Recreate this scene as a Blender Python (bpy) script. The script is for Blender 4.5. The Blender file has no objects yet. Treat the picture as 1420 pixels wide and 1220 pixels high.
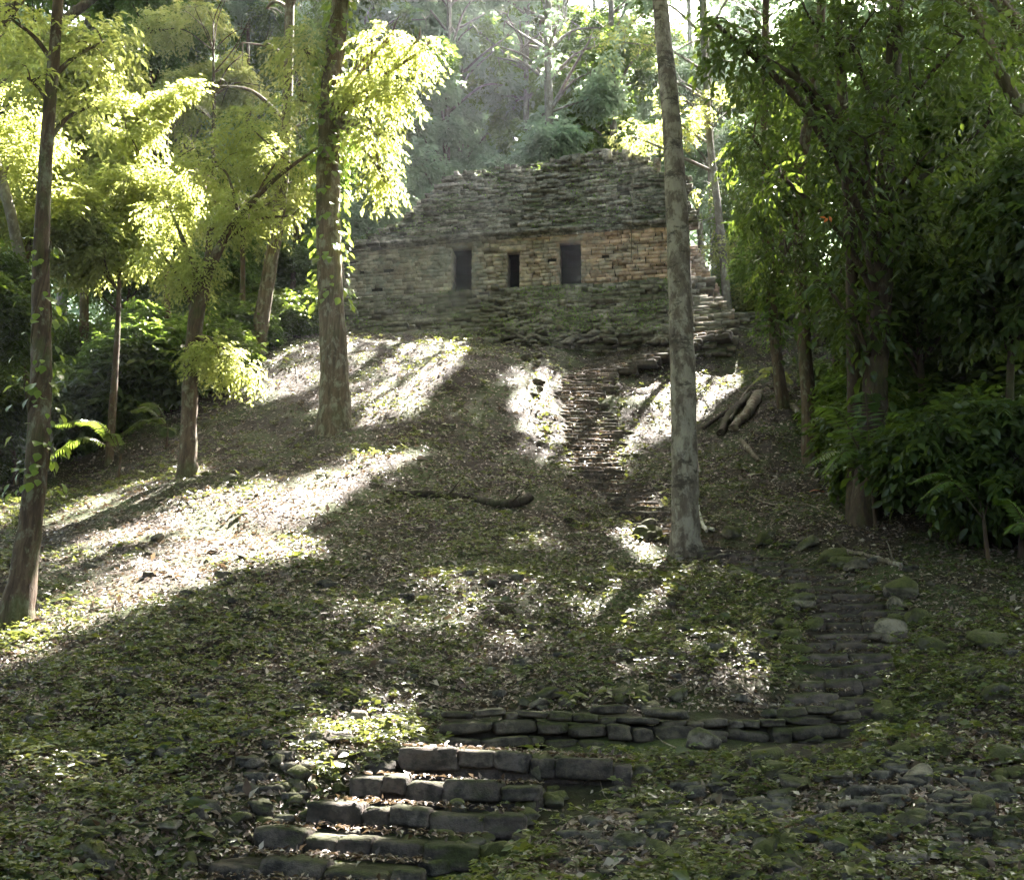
import bpy, bmesh, math, random
import numpy as np
from mathutils import Vector
R = math.radians
rng = np.random.default_rng(7)
random.seed(7)
C = bpy.context.scene.collection
sc = bpy.context.scene

# ------------------------------------------------------------------ camera model
EYE = np.array([0.0, 0.0, 1.6]); PITCH = R(14.5); F = 1520.0
FWD = np.array([0, math.cos(PITCH), math.sin(PITCH)])
UPV = np.array([0, -math.sin(PITCH), math.cos(PITCH)])
def ray(px, py):
    return np.array([1.0, 0, 0])*((px-710)/F) + UPV*(-(py-610)/F) + FWD
def at(px, py, D):
    d = ray(px, py); return EYE + d*(D/d[1])
def project(P):
    P = np.asarray(P) - EYE
    f = P @ FWD; f = np.where(f < .1, .1, f)
    return 710 + F*P[..., 0]/f, 610 - F*(P @ UPV)/f

# ------------------------------------------------------------------ noise
_lat = np.random.default_rng(3).random((8, 256, 256))
def vnoise(x, y, s=0):
    x = np.asarray(x, float); y = np.asarray(y, float)
    xi = np.floor(x).astype(int); yi = np.floor(y).astype(int); fx = x-xi; fy = y-yi
    fx = fx*fx*(3-2*fx); fy = fy*fy*(3-2*fy); L = _lat[s % 8]
    a = L[xi & 255, yi & 255]; b = L[(xi+1) & 255, yi & 255]; c = L[xi & 255, (yi+1) & 255]; d = L[(xi+1) & 255, (yi+1) & 255]
    return (a*(1-fx)+b*fx)*(1-fy)+(c*(1-fx)+d*fx)*fy
def fbm(x, y, s=0, o=3):
    v = 0; a = .5; t = 0
    for k in range(o):
        v = v+a*vnoise(x*2**k+17*k, y*2**k-9*k, s+k); t += a; a *= .5
    return v/t

# ------------------------------------------------------------------ terrain
ctl = [(0,1220,7.8),(355,1220,7.9),(710,1220,7.9),(1065,1220,7.8),(1420,1220,7.7),
 (0,1080,10),(0,960,13),(25,870,16),(150,1100,9.9),(250,1000,12),(380,1010,11.6),(470,1030,11.2),
 (120,770,20),(200,695,24),(260,658,26),(300,800,18.5),(400,700,23.5),(463,592,30),(500,1000,12.2),(450,900,14.6),
 (360,495,36.5),(430,464,39.5),(560,990,12.9),(600,900,15.2),(640,800,19),(640,700,24),(640,600,29.3),(640,500,35.6),(600,467,38.4),(540,540,33),
 (720,560,32.3),(740,500,36.2),(700,640,27.6),(740,930,14.6),
 (800,490,37.4),(790,570,32.6),(815,640,28.6),(870,690,25.8),(930,740,23.2),(1050,768,21.4),(1180,825,18),(1150,988,13.2),(900,850,17.2),
 (950,766,22),(1000,600,30.5),(1000,500,37),(1200,715,22.5),(1125,637,27),(1080,565,31),(1060,470,38.5),(1300,770,20),(1420,808,18),
 (1420,950,13.2),(1420,1100,9.9),(1300,1010,12.2),(1190,1040,11.4),(1000,1080,10.8),(800,1110,10.0),(760,1150,9.2),(100,660,31),(1300,620,31),(860,950,13.9),(1000,960,13.7),(1290,880,16),(500,467,38.9),(560,466,38.7),(680,470,38.2),(760,478,37.9),(900,474,38.4),(960,470,38.6),(1020,468,38.5)]
pts = [at(*c) for c in ctl]
# the level shelf at the head of the lower steps
for x, y, z in [(-.8,11.2,1.3),(.4,11.2,1.28),(1.6,11.8,1.22),(-.6,12.0,1.36),(.5,12.1,1.3),(2.6,12.2,1.22),
    (-6,0,.1),(0,0,0),(6,0,.1),(-12,6,.6),(12,6,.8),(-22,12,1.5),(22,12,3),(-25,25,5),(25,25,8),(-28,40,11),(28,40,17),(-20,38,12),
    (-30,60,18),(30,60,20),(-10,46,17.5),(0,46,18.8),(10,46,19),(-18,50,17),(0,60,20),(15,55,20),(-30,85,26),(0,85,27),(30,85,27),(0,72,23)]:
    pts.append(np.array([x, y, z], float))
pts = np.array(pts)
def _tps(d2): return .5*d2*np.log(d2+1e-9)
n = len(pts); P2 = pts[:, :2]/10
K = _tps(((P2[:, None]-P2[None])**2).sum(-1)) + np.eye(n)*2e-3
A = np.zeros((n+3, n+3)); A[:n, :n] = K; A[:n, n] = 1; A[:n, n+1:] = P2; A[n:, :n] = A[:n, n:].T
W = np.linalg.solve(A, np.concatenate([pts[:, 2], [0, 0, 0]]))
def base_h(x, y):
    q = np.stack([np.clip(x, -32, 32), np.clip(y, -4, 88)], -1)/10
    out = np.empty(len(q))
    for i in range(0, len(q), 20000):
        s = q[i:i+20000]
        out[i:i+20000] = _tps(((s[:, None]-P2[None])**2).sum(-1)) @ W[:n] + W[n] + s @ W[n+1:]
    return out
# centre line of the long upper flight, as points on the slope
path_px = [(1148,990,13.1,50),(1165,900,15.2,50),(1180,830,17.8,55),(1110,790,19.8,60),(1050,768,21.4,60),(985,758,22.6,45),(930,735,23.5,42),(880,695,25.7,44),(830,650,28.2,48),(806,600,30.9,42),(790,555,33.4,36),(805,515,35.8,60),(850,492,37.6,100),(880,474,38.6,130)]
TREADS = []
path = np.array([at(a, b, c) for a, b, c, w in path_px]); path_w = np.array([w*2*c/F/.98 for a, b, c, w in path_px])
def seg_dist(x, y, line):
    best = np.full(len(x), 1e9); 
    for a, b in zip(line[:-1], line[1:]):
        d = b[:2]-a[:2]; t = np.clip(((x-a[0])*d[0]+(y-a[1])*d[1])/(d@d), 0, 1)
        best = np.minimum(best, np.hypot(x-a[0]-t*d[0], y-a[1]-t*d[1]))
    return best
STL = np.array([at(370,1235,8.0), at(440,1200,8.75), at(505,1160,9.25), at(574,1122,9.7), at(616,1085,10.2), at(715,1048,10.75)])
GX = np.arange(-45, 45.01, .25); GY = np.arange(-8, 92.01, .25)
gx, gy = np.meshgrid(GX, GY, indexing='ij')
def full_h(x, y):
    h = base_h(x, y)
    nz = (fbm(x*.6, y*.6, 1)-.5)*.45 + (fbm(x*2.2, y*2.2, 4)-.5)*.16
    b0 = at(655, 545, 33.2); h = h+.6*np.exp(-((x-b0[0])**2+(y-b0[1])**2)/(2*1.9**2))
    pd = seg_dist(x, y, path)
    h = h + nz*np.clip(pd/1.5, 0, 1)*np.clip((y-3)/5, 0, 1)
    h = h - .22*np.exp(-(pd/.8)**2)
    # ground under the lower steps sits below their treads
    sd = seg_dist(x, y, STL); zt = np.interp(y, STL[:, 1], STL[:, 2])-.26
    f = np.clip((1.32-sd)/.35, 0, 1)*np.clip((11.0-y)/.3, 0, 1)
    return np.where(h > zt, h*(1-f)+zt*f, h)
GH = full_h(gx.ravel(), gy.ravel()).reshape(gx.shape)
def H(x, y):
    x = np.clip(np.asarray(x, float), -44.9, 44.9); y = np.clip(np.asarray(y, float), -7.9, 91.9)
    u = (x+45)/.25; v = (y+8)/.25; i = np.minimum(u.astype(int), len(GX)-2); j = np.minimum(v.astype(int), len(GY)-2); u = u-i; v = v-j
    return (GH[i, j]*(1-u)+GH[i+1, j]*u)*(1-v)+(GH[i, j+1]*(1-u)+GH[i+1, j+1]*u)*v
def hit(px, py):
    """the point of the slope seen at a place of the photograph"""
    d = ray(px, py); d = d/d[1]; Y = np.arange(4, 88, .05); P = EYE+Y[:, None]*d
    g = H(P[:, 0], P[:, 1]); k = np.argmax(P[:, 2] <= g)
    if P[k, 2] > g[k]: k = len(Y)-1
    return np.array([P[k, 0], P[k, 1], g[k]])

# ------------------------------------------------------------------ sun and the gaps cut in the leaves to place its patches
AZ, EL = R(23), R(54)
S = np.array([math.sin(AZ)*math.cos(EL), math.cos(AZ)*math.cos(EL), math.sin(EL)])
lit_polys = [  # where the photograph has sun on the slope: outline, share of leaves opened overhead
 ([(-60,900),(40,785),(150,712),(215,688),(225,640),(290,640),(310,668),(440,642),(520,612),(610,622),(560,652),(480,690),(430,722),(480,805),(380,778),(310,782),(200,862),(100,892),(-60,975)],1),
 ([(485,595),(500,540),(560,480),(600,455),(655,475),(630,520),(580,560),(545,592)],1),
 ([(600,500),(740,500),(800,600),(765,650),(700,612),(560,605)],.48),
 ([(690,735),(780,742),(805,780),(735,795),(685,772)],.7),
 ([(790,655),(745,725),(640,800),(590,806),(660,748),(745,690)],.4),
 ([(660,870),(730,890),(700,930),(600,965),(640,910)],.25),
 ([(930,830),(1020,812),(1030,840),(960,866)],.35),
 ([(230,1010),(370,900),(490,880),(480,905),(370,950),(300,1015)],.3),
 ([(370,1000),(560,1015),(720,1030),(700,1060),(660,1110),(600,1180),(560,1225),(270,1225),(340,1130)],1),
 ([(1355,1135),(1430,1120),(1430,1200),(1365,1200)],.9),
 ([(-20,1010),(60,990),(110,1080),(-20,1110)],.25),
 ([(560,640),(700,640),(720,700),(600,700)],.2),
 ([(765,540),(830,560),(850,640),(925,700),(900,735),(815,675),(770,600)],.5),
]
MSK = np.zeros((310, 370))   # 4 px cells, origin -20
cy_, cx_ = np.meshgrid(np.arange(310)*4.+2, np.arange(370)*4.-28, indexing='ij')
for poly, w in lit_polys:
    ins = np.zeros(MSK.shape, bool); q = poly
    for (x0, y0), (x1, y1) in zip(q, q[1:]+q[:1]):
        if y0 == y1: continue
        c = ((y0 > cy_) != (y1 > cy_)) & (cx_ < (x1-x0)*(cy_-y0)/(y1-y0)+x0); ins ^= c
    MSK[ins] = np.maximum(MSK[ins], w)
lit_balls = [(at(680,120,50),2.2),(at(770,60,50),1.8),(at(600,60,50),1.6),(at(230,110,33),2.6),(at(330,150,33),2.6),(at(120,140,30),1.4),(at(520,130,28),1.9),(at(530,230,28),1.5),(at(300,500,27.5),1.2),(at(930,200,44),3),(at(250,300,33),2.4),(at(1000,330,40),1.6)]
def sun_keep(P, strength=1.0):
    """False for leaves that stand between the sun and the sunlit places"""
    t = np.zeros(len(P)); 
    for _ in range(14):
        q = P - t[:, None]*S; g = H(q[:, 0], q[:, 1]); t = np.maximum(t + (q[:, 2]-g)*.8/(S[2]+.3), 0)
    q = P - t[:, None]*S
    u, v = project(q); ok = (q[:, 1] > 4)
    u = u+(fbm(q[:, 0]*1.5, q[:, 1]*1.5, 3, 2)-.5)*1900/np.maximum(q[:, 1], 5); v = v+(fbm(q[:, 0]*1.5, q[:, 1]*1.5, 6, 2)-.5)*1100/np.maximum(q[:, 1], 5)
    i = np.clip((v/4).astype(int), 0, 309); j = np.clip(((u+30)/4).astype(int), 0, 369)
    inside = ok & (u > -28) & (u < 1448) & (v > 0) & (v < 1236)
    m = np.where(inside, np.maximum(MSK[i, j], .1), 0)
    nz = fbm(q[:, 0]*3.4, q[:, 1]*3.4, 5, 2)
    keep = ~((m >= .99) | ((m > 0) & (nz > .72-.42*m))) | (t < 1.5)
    for c, r in lit_balls:
        w = P-c; al = w @ S; dd = np.linalg.norm(w-al[:, None]*S, axis=1)
        keep &= ~((dd < r) & (al > r*.8))
    return keep

# ------------------------------------------------------------------ mesh helpers
class Buf:
    def __init__(s): s.v = []; s.f = {3: [], 4: []}; s.r = []; s.n = 0
    def add(s, v, f, r=None):
        v = np.asarray(v, float).reshape(-1, 3); f = np.asarray(f, int)
        s.v.append(v); s.f[f.shape[1]].append(f+s.n); s.n += len(v)
        s.r.append(np.full(len(v), rng.random()) if r is None else np.broadcast_to(r, (len(v),)))
def link(o, parent=None):
    C.objects.link(o)
    if parent is not None: o.parent = parent
    return o
def build(name, buf, mat, parent=None, origin=(0, 0, 0), smooth=False):
    me = bpy.data.meshes.new(name)
    if buf.n:
        v = np.concatenate(buf.v) - np.asarray(origin)
        me.vertices.add(len(v)); me.vertices.foreach_set('co', v.astype(np.float32).ravel())
        fs = [np.concatenate(buf.f[k]) for k in (3, 4) if buf.f[k]]
        idx = np.concatenate([f.ravel() for f in fs]); tot = np.concatenate([np.full(len(f), f.shape[1]) for f in fs])
        st = np.concatenate([[0], np.cumsum(tot)[:-1]])
        me.loops.add(len(idx)); me.loops.foreach_set('vertex_index', idx.astype(np.int32))
        me.polygons.add(len(tot)); me.polygons.foreach_set('loop_start', st.astype(np.int32))
        if smooth: me.polygons.foreach_set('use_smooth', np.ones(len(tot), bool))
        a = me.attributes.new('rnd', 'FLOAT', 'POINT'); a.data.foreach_set('value', np.concatenate(s_r(buf)).astype(np.float32))
        me.update(calc_edges=True)
    me.materials.append(mat)
    o = bpy.data.objects.new(name, me); link(o, parent)
    if parent is None: o.location = origin
    return o
def s_r(b): return b.r
def tag(o, label=None, cat=None, group=None, kind=None):
    if label: o['label'] = label
    if cat: o['category'] = cat
    if group: o['group'] = group
    if kind: o['kind'] = kind
    return o
def thing(name, label, cat, loc, group=None, rz=0):
    o = bpy.data.objects.new(name, None); C.objects.link(o); o.location = loc; o.rotation_euler = (0, 0, rz); o.empty_display_size = .2
    return tag(o, label, cat, group)
def copy_tree(o, parent=None):
    c = o.copy(); C.objects.link(c); c.parent = parent
    for ch in list(o.children): copy_tree(ch, c)
    return c
def norm(a): return a/np.maximum(np.linalg.norm(a, axis=-1, keepdims=True), 1e-9)
def smooth_line(p, per=6):
    p = np.asarray(p, float)
    if len(p) < 3:
        t = np.linspace(0, 1, per+1)[:, None]; return p[0]*(1-t)+p[-1]*t
    q = np.concatenate([[2*p[0]-p[1]], p, [2*p[-1]-p[-2]]]); out = []
    for i in range(1, len(q)-2):
        for t in np.linspace(0, 1, per, endpoint=False):
            out.append(.5*((2*q[i])+(-q[i-1]+q[i+1])*t+(2*q[i-1]-5*q[i]+4*q[i+1]-q[i+2])*t*t+(-q[i-1]+3*q[i]-3*q[i+1]+q[i+2])*t**3))
    out.append(p[-1]); return np.array(out)
def tube(buf, line, rad, sides=8, rough=.06, r=None, caps=True):
    line = np.asarray(line, float); m = len(line); rad = np.asarray(rad, float)
    if rad.ndim == 0: rad = np.full(m, rad)
    if len(rad) != m: rad = np.interp(np.linspace(0, 1, m), np.linspace(0, 1, len(rad)), rad)
    tan = norm(np.gradient(line, axis=0)); ref = np.array([0, 1., 0.]) if abs(tan[0, 1]) < .9 else np.array([1., 0, 0])
    a = norm(np.cross(tan, ref)); b = np.cross(tan, a)
    th = np.linspace(0, 2*math.pi, sides, endpoint=False); ph = rng.random()*50
    rr = rad[:, None]*(1+rough*(vnoise(th[None]*1.3+ph, np.arange(m)[:, None]*.7+ph, 2)*2-1)+rough*.6*np.sin(3*th[None]+ph))
    v = line[:, None]+a[:, None]*(np.cos(th)[None, :, None]*rr[..., None])+b[:, None]*(np.sin(th)[None, :, None]*rr[..., None])
    i = np.arange(m-1)[:, None]*sides; j = np.arange(sides)[None]; k = (j+1) % sides
    f = np.stack([i+j, i+k, i+k+sides, i+j+sides], -1).reshape(-1, 4)
    n0 = buf.n; buf.add(v, f, r)
    if caps:
        for e, c in ((0, line[0]), (m-1, line[-1])):
            ids = e*sides+np.arange(sides); vv = np.concatenate([v[e], [c]])
            buf.add(vv, np.stack([np.arange(sides), (np.arange(sides)+1) % sides, np.full(sides, sides)], -1), r)
def leaf_faces(n): 
    b = np.arange(n)[:, None]*4; return np.concatenate([b+[0, 1, 2], b+[0, 2, 3]])
def add_leaves(buf, p, d, nrm, L, wr=.42, fold=.12, droop=.12, rnd=None):
    n = len(p)
    if n == 0: return
    d = norm(d); s = norm(np.cross(d, nrm)); nn = np.cross(s, d); L = np.broadcast_to(L, (n,))[:, None]; w = L*wr/1.
    v = np.stack([p, p+d*L*.42+s*w*.5+nn*L*fold, p+d*L-nn*L*droop, p+d*L*.42-s*w*.5+nn*L*fold], 1)
    r = rng.random(n) if rnd is None else rnd
    buf.add(v.reshape(-1, 3), leaf_faces(n), np.repeat(r, 4))
def add_big_leaves(buf, p, d, nrm, L, wr=.5, rnd=None, curve=.25):
    """leaves seen from near: ten vertices, folded along the rib and drooping"""
    n = len(p)
    if n == 0: return
    d = norm(d); s = norm(np.cross(d, nrm)); nn = np.cross(s, d); L = np.broadcast_to(L, (n,))[:, None]
    rows = []
    for t, w in ((.0, .04), (.25, .8), (.55, 1.), (.82, .5), (1., .03)):
        c = p+d*L*t-nn*L*curve*t*t; rows += [c+s*L*wr*.5*w+nn*L*.08*w, c, c-s*L*wr*.5*w+nn*L*.08*w]
    v = np.stack(rows, 1); f = []
    for k in range(4):
        for e in (0, 1): a = 3*k+e; f.append([a, a+1, a+4, a+3])
    f = (np.arange(n)[:, None, None]*15+np.array(f)[None]).reshape(-1, 4)
    r = rng.random(n) if rnd is None else rnd
    buf.add(v.reshape(-1, 3), f, np.repeat(r, 15))
def sprays(buf, o, a, K, Ls, L, droop=.35, wr=.42, big=False, keep=None, upj=.5):
    """o: origins, a: axis of each spray, K leaves along each"""
    S_ = len(o)
    if S_ == 0: return
    a = norm(a); t = (np.arange(K)+.5)/K; side = norm(np.cross(a, [0, 0, 1.])+1e-6)
    p = o[:, None]+a[:, None]*(Ls*t)[None, :, None]-np.array([0, 0, 1.])*(droop*Ls*t*t)[None, :, None]
    sg = np.where(np.arange(K) % 2 == 0, 1., -1.)
    d = a[:, None]*.55+side[:, None]*sg[None, :, None]*.8+np.array([0, 0, -droop])+rng.normal(0, .25, (S_, K, 3))
    nm = np.array([0, 0, 1.])+rng.normal(0, upj, (S_, K, 3))
    p = p.reshape(-1, 3); d = d.reshape(-1, 3); nm = nm.reshape(-1, 3)
    LL = L*rng.uniform(.6, 1.25, len(p)); rr = np.clip(np.repeat(rng.random(S_), K)*.6+rng.random(len(p))*.4, 0, 1)
    if keep is not None:
        k = keep(p); p, d, nm, LL, rr = p[k], d[k], nm[k], LL[k], rr[k]
    (add_big_leaves if big else add_leaves)(buf, p, d, nm, LL, wr=wr, rnd=rr)
def rand_dir(n):
    return norm(rng.normal(size=(n, 3)))

# rough blocks and rocks
def _cube_grid(k):
    vs = {}; F_ = []
    def vid(p):
        key = tuple(np.round(p, 5)); return vs.setdefault(key, len(vs))
    lin = np.linspace(-1, 1, k+1)
    for ax in range(3):
        for sg in (-1, 1):
            o = [i for i in range(3) if i != ax]
            for i in range(k):
                for j in range(k):
                    q = []
                    for di, dj in ((0, 0), (1, 0), (1, 1), (0, 1)):
                        p = np.zeros(3); p[ax] = sg; p[o[0]] = lin[i+di]; p[o[1]] = lin[j+dj]; q.append(vid(p))
                    if (sg > 0) != (ax != 1): q = q[::-1]
                    F_.append(q)
    return np.array(list(vs.keys())), np.array(F_)
CG4 = _cube_grid(4); CG1 = _cube_grid(1); CG6 = _cube_grid(6); CG8 = _cube_grid(8)
def wob(p, amp, fr, n=5):
    o = np.zeros_like(p)
    for _ in range(n):
        k = rng.normal(size=3)*fr; o += np.sin(p @ k+rng.random()*6.3)[:, None]*rng.normal(size=3)
    return p+o*amp/n**.5
def rblock(buf, c, X, Y, Z, dims, grid=CG4, e=9, amp=.04, r=None):
    p, f = grid
    if grid is not CG1:
        q = p/(np.abs(p)**e).sum(1, keepdims=True)**(1/e); q = wob(q, amp, 2.2); q = wob(q, amp*.45, 6)+rng.normal(0, amp*.2, q.shape)
    else: q = p+rng.normal(0, amp, p.shape)
    v = c+q[:, :1]*X*dims[0]/2+q[:, 1:2]*Y*dims[1]/2+q[:, 2:]*Z*dims[2]/2
    buf.add(v, f, r)

# ------------------------------------------------------------------ materials
def mat(name):
    m = bpy.data.materials.new(name); m.use_nodes = True; nt = m.node_tree; nt.nodes.clear()
    return m, nt, nt.nodes, nt.links
def nd(nt, t, **k):
    n = nt.nodes.new(t)
    for a, v in k.items():
        if a in n.inputs: n.inputs[a].default_value = v
        else: setattr(n, a, v)
    return n
def ramp(nt, fac, stops):
    r = nt.nodes.new('ShaderNodeValToRGB'); nt.links.new(fac, r.inputs[0]); el = r.color_ramp.elements
    while len(el) < len(stops): el.new(.5)
    for e, (p, c) in zip(el, stops): e.position = p; e.color = (*c, 1) if len(c) == 3 else c
    return r.outputs[0]
def noise(nt, scale, detail=4, rough=.55, vec=None, dist=0.):
    n = nt.nodes.new('ShaderNodeTexNoise'); n.inputs['Scale'].default_value = scale; n.inputs['Detail'].default_value = detail; n.inputs['Roughness'].default_value = rough; n.inputs['Distortion'].default_value = dist
    if vec is not None: nt.links.new(vec, n.inputs['Vector'])
    return n.outputs['Fac']
def coord(nt, kind='Object', sc_=(1, 1, 1)):
    c = nt.nodes.new('ShaderNodeTexCoord'); m = nt.nodes.new('ShaderNodeMapping'); m.inputs['Scale'].default_value = sc_
    nt.links.new(c.outputs[kind], m.inputs[0]); return m.outputs[0]
def mixc(nt, fac, a, b, mode='MIX'):
    m = nt.nodes.new('ShaderNodeMix'); m.data_type = 'RGBA'; m.blend_type = mode
    for i, v in ((0, fac), (6, a), (7, b)):
        if hasattr(v, 'node'): nt.links.new(v, m.inputs[i])
        else: m.inputs[i].default_value = v if i == 0 else (*v, 1)
    return m.outputs[2]
def attr(nt): 
    a = nt.nodes.new('ShaderNodeAttribute'); a.attribute_name = 'rnd'; return a.outputs['Fac']
def finish(nt, col, rough=.85, bump=None, bs=.5, bd=.02, spec=.3):
    p = nt.nodes.new('ShaderNodeBsdfPrincipled'); o = nt.nodes.new('ShaderNodeOutputMaterial')
    nt.links.new(col, p.inputs['Base Color']); p.inputs['Roughness'].default_value = rough; p.inputs['Specular IOR Level'].default_value = spec
    if bump is not None:
        b = nt.nodes.new('ShaderNodeBump'); b.inputs['Strength'].default_value = bs; b.inputs['Distance'].default_value = bd
        nt.links.new(bump, b.inputs['Height']); nt.links.new(b.outputs[0], p.inputs['Normal'])
    nt.links.new(p.outputs[0], o.inputs[0]); return p
def leaf_mat(name, stops, trans=(.45, .6, .06), tf=.42, rough=.42, spec=.45):
    m, nt, N, L = mat(name); col = ramp(nt, attr(nt), stops)
    p = nt.nodes.new('ShaderNodeBsdfPrincipled'); L.new(col, p.inputs['Base Color']); p.inputs['Roughness'].default_value = rough; p.inputs['Specular IOR Level'].default_value = spec
    t = nt.nodes.new('ShaderNodeBsdfTranslucent'); L.new(mixc(nt, .75, col, trans), t.inputs[0])
    mx = nt.nodes.new('ShaderNodeMixShader'); mx.inputs[0].default_value = tf; L.new(p.outputs[0], mx.inputs[1]); L.new(t.outputs[0], mx.inputs[2])
    o = nt.nodes.new('ShaderNodeOutputMaterial'); L.new(mx.outputs[0], o.inputs[0]); return m
M = {}
M['leaf_bright'] = leaf_mat('leaf_bright', [(0, (.04, .07, .012)), (.5, (.08, .12, .02)), (1, (.16, .18, .035))], (.66, .7, .2), .53)  # leaf copy for sunlit crowns, the lit look put into its colours
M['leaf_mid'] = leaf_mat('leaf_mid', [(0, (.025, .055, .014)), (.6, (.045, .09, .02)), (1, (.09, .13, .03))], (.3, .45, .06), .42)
M['leaf_dark'] = leaf_mat('leaf_dark', [(0, (.012, .026, .009)), (.6, (.022, .045, .013)), (.97, (.04, .065, .018)), (1, (.12, .12, .03))], (.3, .42, .05), .35, .3)  # dark green leaf; also puts shade into the left palms and bushes
M['leaf_far_hazed'] = leaf_mat('leaf_far_hazed', [(0, (.05, .095, .05)), (1, (.16, .23, .12))], (.5, .65, .4), .52)  # haze glow put into paler, bluer leaf colours
M['leaf_vine'] = leaf_mat('leaf_vine', [(0, (.03, .07, .02)), (1, (.09, .15, .03))], (.42, .55, .06), .42, .3)
M['cover'] = leaf_mat('ground_cover_leaf', [(0, (.012, .022, .008)), (.4, (.03, .046, .014)), (.8, (.06, .078, .024)), (1, (.14, .14, .06))], (.34, .38, .07), .28, .36)
M['litter'] = leaf_mat('leaf_litter', [(0, (.03, .018, .013)), (.45, (.075, .048, .038)), (.8, (.17, .125, .105)), (1, (.42, .36, .31))], (.3, .2, .1), .12, .4)
M['orange'] = leaf_mat('orange_leaf', [(0, (.5, .12, .03)), (1, (.5, .14, .03))], (.6, .2, .04), .4)
M['red_litter'] = leaf_mat('rusty_leaf', [(0, (.25, .07, .04)), (1, (.32, .1, .05))], (.4, .12, .05), .3)

Zv = np.array([0, 0, 1.])
def ground_mat():
    m, nt, N, L = mat('forest_soil'); g = nt.nodes.new('ShaderNodeNewGeometry').outputs['Position']
    a = noise(nt, .7, 5, .6, g); b = noise(nt, 9, 6, .7, g); c = noise(nt, 40, 3, .7, g)
    soil = ramp(nt, b, [(.3, (.012, .008, .005)), (.55, (.03, .02, .013)), (.75, (.06, .042, .03))])
    moss = ramp(nt, c, [(.3, (.02, .035, .008)), (.7, (.07, .09, .02))])
    fac = ramp(nt, a, [(.45, (0, 0, 0)), (.62, (.8, .8, .8))])
    finish(nt, mixc(nt, fac, soil, moss), .9, b, .8, .08); return m
M['soil'] = ground_mat()
def stone_mat(name, c0, c1, c2, moss=.5, mosscol=(.05, .07, .012), tint=None, scale=1., dark=(.02, .018, .015), darkness=.5, n1mix=.55):
    m, nt, N, L = mat(name); geo = nt.nodes.new('ShaderNodeNewGeometry'); g = geo.outputs['Position']
    n1 = noise(nt, 3*scale, 6, .65, g); n2 = noise(nt, 22*scale, 4, .7, g); n3 = noise(nt, 1.1*scale, 4, .6, g); n4 = noise(nt, 7*scale, 5, .7, g)
    base = ramp(nt, attr(nt), [(0, c0), (.5, c1), (1, c2)])
    base = mixc(nt, n1mix, base, ramp(nt, n1, [(.3, c0), (.7, c2)]))
    if tint: base = tint(nt, base, g)
    st = ramp(nt, n4, [(.42, (0, 0, 0)), (.6, (darkness,)*3)]); base = mixc(nt, st, base, dark)
    sp = nt.nodes.new('ShaderNodeSeparateXYZ'); L.new(geo.outputs['Normal'], sp.inputs[0])
    ad = nt.nodes.new('ShaderNodeMath'); ad.operation = 'MULTIPLY_ADD'; L.new(sp.outputs[2], ad.inputs[0]); ad.inputs[1].default_value = .22; L.new(n3, ad.inputs[2])
    mf = ramp(nt, ad.outputs[0], [(.72-.3*moss, (0, 0, 0)), (.86-.3*moss, (.9, .9, .9))])
    base = mixc(nt, mf, base, ramp(nt, n2, [(.3, tuple(x*.45 for x in mosscol)), (.7, tuple(x*1.3 for x in mosscol))]))
    finish(nt, base, .85, n2, .7, .03); return m
M['step'] = stone_mat('step_stone', (.04, .027, .022), (.075, .056, .047), (.13, .108, .096), .45, (.035, .04, .01), darkness=.9)
M['upstep'] = stone_mat('path_stone', (.045, .031, .025), (.085, .062, .052), (.15, .12, .105), .36, (.04, .045, .012), darkness=.7)
M['wall'] = stone_mat('terrace_stone', (.035, .026, .02), (.075, .058, .043), (.15, .125, .1), .62, (.04, .043, .012), darkness=.8)
M['rock'] = stone_mat('rubble_stone', (.07, .053, .038), (.13, .105, .078), (.24, .205, .16), .5, (.05, .054, .014), darkness=.8)
M['mossrock'] = stone_mat('mossy_stone', (.07, .065, .045), (.11, .1, .07), (.17, .15, .11), .95, (.06, .064, .014), darkness=.7)
M['pebble'] = stone_mat('pebble_stone', (.045, .038, .03), (.085, .073, .062), (.17, .15, .13), .45, (.04, .045, .012), darkness=.8)
M['roof'] = stone_mat('roof_stone', (.07, .062, .055), (.15, .135, .12), (.45, .4, .36), .5, (.05, .065, .02), None, .6, (.03, .028, .025), .75)
M['platform'] = stone_mat('platform_stone', (.07, .063, .05), (.17, .15, .12), (.36, .32, .27), .5, (.055, .065, .02), None, .6)
def temple_tint(nt, base, g):
    sp = nt.nodes.new('ShaderNodeSeparateXYZ'); nt.links.new(g, sp.inputs[0])
    mr = nt.nodes.new('ShaderNodeMapRange'); mr.inputs['From Min'].default_value = -1.5; mr.inputs['From Max'].default_value = 3.5; nt.links.new(sp.outputs[0], mr.inputs[0])
    rd = mixc(nt, mr.outputs[0], (1.25, 1.24, 1.22), (1.58, 1.24, 1.1)); base = mixc(nt, 1., base, rd, 'MULTIPLY')
    pl = noise(nt, .9, 5, .7, g, .4); pf = ramp(nt, pl, [(.5, (0, 0, 0)), (.56, (.85, .85, .85))])
    return mixc(nt, pf, base, mixc(nt, mr.outputs[0], (.3, .29, .26), (.42, .34, .29)))
M['facade'] = stone_mat('facade_stone', (.13, .105, .09), (.32, .26, .22), (.55, .48, .42), .1, (.05, .06, .02), temple_tint, .5, (.04, .035, .03), .42, .3)
M['mortar'] = stone_mat('mortar_room_shade', (.015, .013, .011), (.028, .024, .02), (.045, .04, .032), -.6, (.02, .02, .012))  # joint and core fill; near-black to put shade into the doorway rooms
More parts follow.
